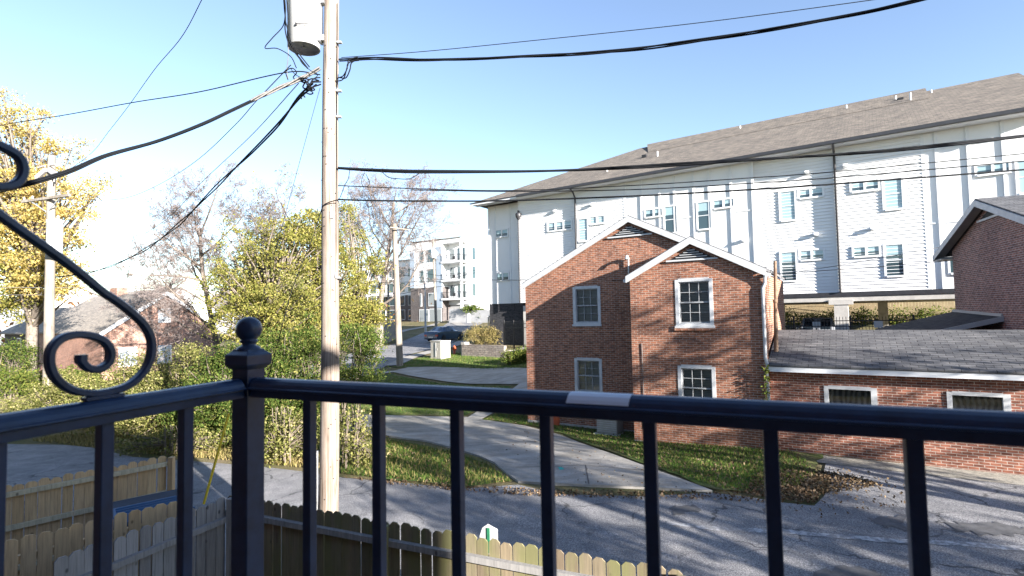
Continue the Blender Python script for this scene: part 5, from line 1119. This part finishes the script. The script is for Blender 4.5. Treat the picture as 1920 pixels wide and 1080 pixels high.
p = at(280, 935, 8.6); bn = thing('trash_bin', 'blue wheeled trash bin between the two tan fences', 'bin', (p.x, p.y, 0), -42)
m = MB(); m.add([(-.24, -.26, .06), (.24, -.26, .06), (.24, .26, .06), (-.24, .26, .06), (-.5, -.3, 1.2), (.5, -.3, 1.2), (.5, .32, 1.2), (-.5, .32, 1.2)], [(0, 3, 2, 1), (4, 5, 6, 7), (0, 1, 5, 4), (1, 2, 6, 5), (2, 3, 7, 6), (3, 0, 4, 7)]); m.build('body', 'bin_blue', bn, bevel=.02)
m = MB(); m.add([(-.55, -.36, 1.21), (.55, -.36, 1.21), (.55, .02, 1.23), (-.55, .02, 1.23), (-.47, -.27, 1.30), (.47, -.27, 1.30), (.47, .02, 1.35), (-.47, .02, 1.35)], [(0, 3, 2, 1), (4, 5, 6, 7), (0, 1, 5, 4), (1, 2, 6, 5), (2, 3, 7, 6), (3, 0, 4, 7)])
for k in range(3): m.add([(-.44, -.22+.075*k, 1.309+.013*k), (.44, -.22+.075*k, 1.309+.013*k), (.44, -.185+.075*k, 1.316+.013*k), (-.44, -.185+.075*k, 1.316+.013*k), (-.43, -.215+.075*k, 1.33+.013*k), (.43, -.215+.075*k, 1.33+.013*k), (.43, -.19+.075*k, 1.335+.013*k), (-.43, -.19+.075*k, 1.335+.013*k)], [(4, 5, 6, 7), (0, 1, 5, 4), (1, 2, 6, 5), (2, 3, 7, 6), (3, 0, 4, 7)])
m.build('lid', 'bin_blue', bn, bevel=.01)
m = MB(); m.add([(-.55, .022, 1.23), (.55, .022, 1.23), (.55, .38, 1.25), (-.55, .38, 1.25), (-.47, .022, 1.345), (.47, .022, 1.345), (.45, .31, 1.37), (-.45, .31, 1.37)], [(0, 3, 2, 1), (4, 5, 6, 7), (0, 1, 5, 4), (1, 2, 6, 5), (2, 3, 7, 6), (3, 0, 4, 7)]); m.box(-.3, .3, .381, .42, 1.24, 1.3); m.build('lid_back', 'bin_lid_shade_dirt', bn)  # dark back half: shadow and dirt on the lid put into its colour
m = MB()
for k in range(4): m.box(-.52+.012*k, .52-.012*k, -.345+.008*k, -.325+.008*k, 1.15-.05*k, 1.175-.05*k)
m.build('ribs', 'bin_blue', bn, bevel=.004)
m = MB(); m.box(-.56, .56, -.40, -.365, 1.19, 1.225); m.build('lid_rim', 'bin_blue', bn, bevel=.008)
for x in (-.26, .26): MB().lathe((x, .28, .12), [(.03, -.03), (.12, -.03), (.12, .03), (.03, .03)], 14, Matrix.Rotation(pi/2, 3, 'Y')).build('wheel', 'tyre', bn)
p = at(916, 1000, 7.2); mk = thing('marker_post', 'white rounded marker with a green stripe beyond the mossy fence', 'marker', (p.x, p.y, 0), 22)
ps = [(-.13, 0, p.z-.25), (.12, 0, p.z-.25), (.12, 0, p.z+.06), (.06, 0, p.z+.08), (-.02, 0, p.z+.11), (-.09, 0, p.z+.06), (-.13, 0, p.z-.05)]
MB().prism(ps, (0, .03, 0)).build('panel', 'sign_white', mk); MB().box(-.02, .02, -.012, -.001, p.z-.25, p.z+.07).build('stripe', 'sign_green', mk); MB().box(-.05, .05, .031, .08, -.1, p.z).build('post', 'wood_grey', mk)

# ------------------------------------------------------------------ own building, balcony and railing
RA = 22.3; RO_ = Vector((-.408, .826, 0))
rr = thing('balcony_railing', 'black iron balcony railing with ball finial and scroll in the foreground', 'railing', (RO_.x, RO_.y, 0), RA)
RT = 4.1075
def rail_prof(dx, dz=0):   # moulded cap rail, cross-section
    d = [(.0195, -.0115), (.0195, -.0095), (.0183, -.0085), (.0165, -.0083), (.0165, -.0072), (.0145, -.003), (.011, .0012), (.006, .0038)]
    return [(-x, z) for x, z in d] + [(0, .0046)] + d[::-1] + [(.0145, -.0125), (.0145, -.0235), (-.0145, -.0235), (-.0145, -.0125)]
m = MB(); m.prism([(.02, y, RT-.001+z) for y, z in rail_prof(0)], (3.3, 0, -.020)); m.build('top_rail', 'black_metal_sky_tint', rr, bevel=.001)
m = MB(); m.prism([(x, -.02, RT-.001+z) for x, z in rail_prof(0)], (0, -1.45, -.012)); m.build('top_rail', 'black_metal_sky_tint', rr, bevel=.001)
m = MB(); m.box(.02, 3.3, -.013, .013, 3.16, 3.185); m.build('bottom_rail', 'black_metal_sky_tint', rr); m = MB(); m.box(-.013, .013, -1.45, -.02, 3.16, 3.185); m.build('bottom_rail', 'black_metal_sky_tint', rr)
bb = MB(); bb.box(-.007, .007, -.007, .007, 3.185, RT-.0245); bp = bb.build('baluster', 'black_metal_sky_tint', rr, bevel=.0012)
def cp(x, y):
    c = bp.copy(); col.objects.link(c); c.parent = rr; c.location = (x, y, -.006*x); return c
bp.location = (.1205, 0, -.001)
for k in range(1, 27): cp(.1205*(k+1), 0)
for k in range(1, 14): cp(0, -.1015*k)
MB().box(-.0163, .0163, -.0163, .0163, 3.05, 4.13).build('post', 'black_metal_sky_tint', rr, bevel=.0015)
c = MB()
def sq(h, z): return [(-h, -h, z), (h, -h, z), (h, h, z), (-h, h, z)]
prof = [(.017, 4.124), (.019, 4.126), (.0228, 4.130), (.0234, 4.132), (.0234, 4.1455), (.0215, 4.1475), (.0205, 4.1480), (.0165, 4.1515), (.0155, 4.154)]
vs = []
for h_, z in prof: vs += sq(h_, z)
fs = [(i*4+j, i*4+(j+1) % 4, (i+1)*4+(j+1) % 4, (i+1)*4+j) for i in range(len(prof)-1) for j in range(4)] + [(3, 2, 1, 0), tuple(range(len(vs)-4, len(vs)))]
c.add(vs, fs); pc = c.build('post_cap', 'black_metal_sky_tint', rr, bevel=.0008)
fp = [(.0175, 4.1541), (.0165, 4.157), (.0105, 4.1595), (.0095, 4.1625), (.0125, 4.165), (.0135, 4.1665), (.012, 4.168)] + [(.0192*cos(R_(t_)), 4.1845+.0192*sin(R_(t_))) for t_ in range(-55, 91, 10)]
fp[-1] = (0, fp[-1][1]); MB().lathe((0, 0, 0), fp, 28).build('ball_finial', 'black_metal_sky_tint', pc)
S = [(-.56, 4.40), (-.45, 4.385), (-.38, 4.357), (-.331, 4.33), (-.306, 4.311), (-.283, 4.294), (-.259, 4.277), (-.232, 4.256), (-.21, 4.237), (-.19, 4.223), (-.172, 4.208), (-.158, 4.193), (-.15, 4.174), (-.151, 4.153), (-.16, 4.135), (-.178, 4.121), (-.202, 4.1165), (-.222, 4.118), (-.24, 4.125), (-.254, 4.139), (-.260, 4.155), (-.259, 4.171), (-.250, 4.182), (-.236, 4.186), (-.22, 4.184), (-.206, 4.177), (-.1985, 4.164), (-.201, 4.151), (-.211, 4.1445), (-.222, 4.147), (-.229, 4.155), (-.2295, 4.163)]
S2 = [(-.56, 4.40), (-.50, 4.43), (-.44, 4.435), (-.38, 4.415), (-.345, 4.392), (-.320, 4.386), (-.301, 4.381), (-.291, 4.374), (-.288, 4.361), (-.293, 4.348), (-.305, 4.341), (-.319, 4.341), (-.331, 4.349), (-.333, 4.36), (-.325, 4.367)]
m = MB()
for L_, w0 in ((S, .0042), (S2, .0042)):
    P = spline([Vector((0, y, z)) for y, z in L_], 6); n_ = len(P); prev = None; ring = []
    for i, p_ in enumerate(P):
        t_ = (P[min(i+1, n_-1)]-P[max(i-1, 0)]).normalized(); nn = Vector((0, -t_.z, t_.y)); w_ = w0*(1+.25*(i > n_-8)); ring.append([p_+Vector((sx*.0062, 0, 0))+nn*sz*w_ for sx, sz in ((-1, -.6), (-.6, -1), (.6, -1), (1, -.6), (1, .6), (.6, 1), (-.6, 1), (-1, .6))])
    vs = [v for r_ in ring for v in r_]; m.add(vs, [(i*8+j, i*8+(j+1) % 8, (i+1)*8+(j+1) % 8, (i+1)*8+j) for i in range(n_-1) for j in range(8)] + [tuple(range(7, -1, -1)), tuple(range(len(vs)-8, len(vs)))], False)
m.box(-.006, .006, -.226, -.184, 4.1095, 4.1135)
m.build('scroll', 'black_metal_sky_tint', rr, uv=False)
q_ = MB(); zz_ = RT-.001
for (y0, z0), (y1, z1) in zip([(-.001, .0047), (-.0062, .0041), (-.0114, .0014), (-.0149, -.0029)], [(-.0062, .0041), (-.0114, .0014), (-.0149, -.0029), (-.0168, -.0066)]):
    sk = -.19*y1; sk0 = -.19*y0; q_.quad((.515-sk, y1, zz_+z1-.0027), (.586-sk, y1, zz_+z1-.0031), (.586-sk0, y0, zz_+z0-.0031), (.515-sk0, y0, zz_+z0-.0027))
q_.build('sticker', 'sticker', rr)['label'] = 'pale blue sticker strip on the top rail'
bf = MB(); bl_ = thing('own_building', 'brick apartment building carrying the balcony, behind the viewer', 'apartment building', (RO_.x, RO_.y, 0), RA)
bf.box(-22, 11.6, -12, -1.75, -.3, 8.4); bf.build('wall', 'brick_brown', bl_)  # unseen; length and height shaped for its shade and window reflections
MB().box(-22.3, 11.9, -12.3, -1.45, 8.401, 8.6).build('roof', 'far_grey', bl_); MB().box(.6, 2.4, -1.78, -1.7501, 3.08, 5.2).build('balcony_door', 'dark_glass', bl_); MB().box(-.06, 3.4, -1.749, .06, 2.85, 3.05).build('balcony_slab', 'concrete_old', bl_)
# trees outside the picture on the sunny side; their shadows fall on the alley and the house
for i, (x, y, sd, h, dn, nl, lb) in enumerate(((15.0, 4.6, 301, 8.0, .9, 1500, 'leafless tree right of the annex whose shadow crosses the brick walls'), (19.5, 1.0, 302, 10, .95, 1000, 'tall leafless tree right of the alley whose shadow crosses the driveway'), (14.0, -2.5, 303, 9.5, 1.05, 6000, 'tree with few leaves beside the own building whose shadow dapples the alley'), (20.5, -6.5, 304, 12, 1.05, 6000, 'tree with few leaves farther right of the own building'))):
    bare('bare_tree', lb, 'tree', gz(x, y), sd, h, .2, levels=5, spread=.85, first=.25, dens=dn, leaves='leaf_rust', nleaf=nl, lsize=.18)
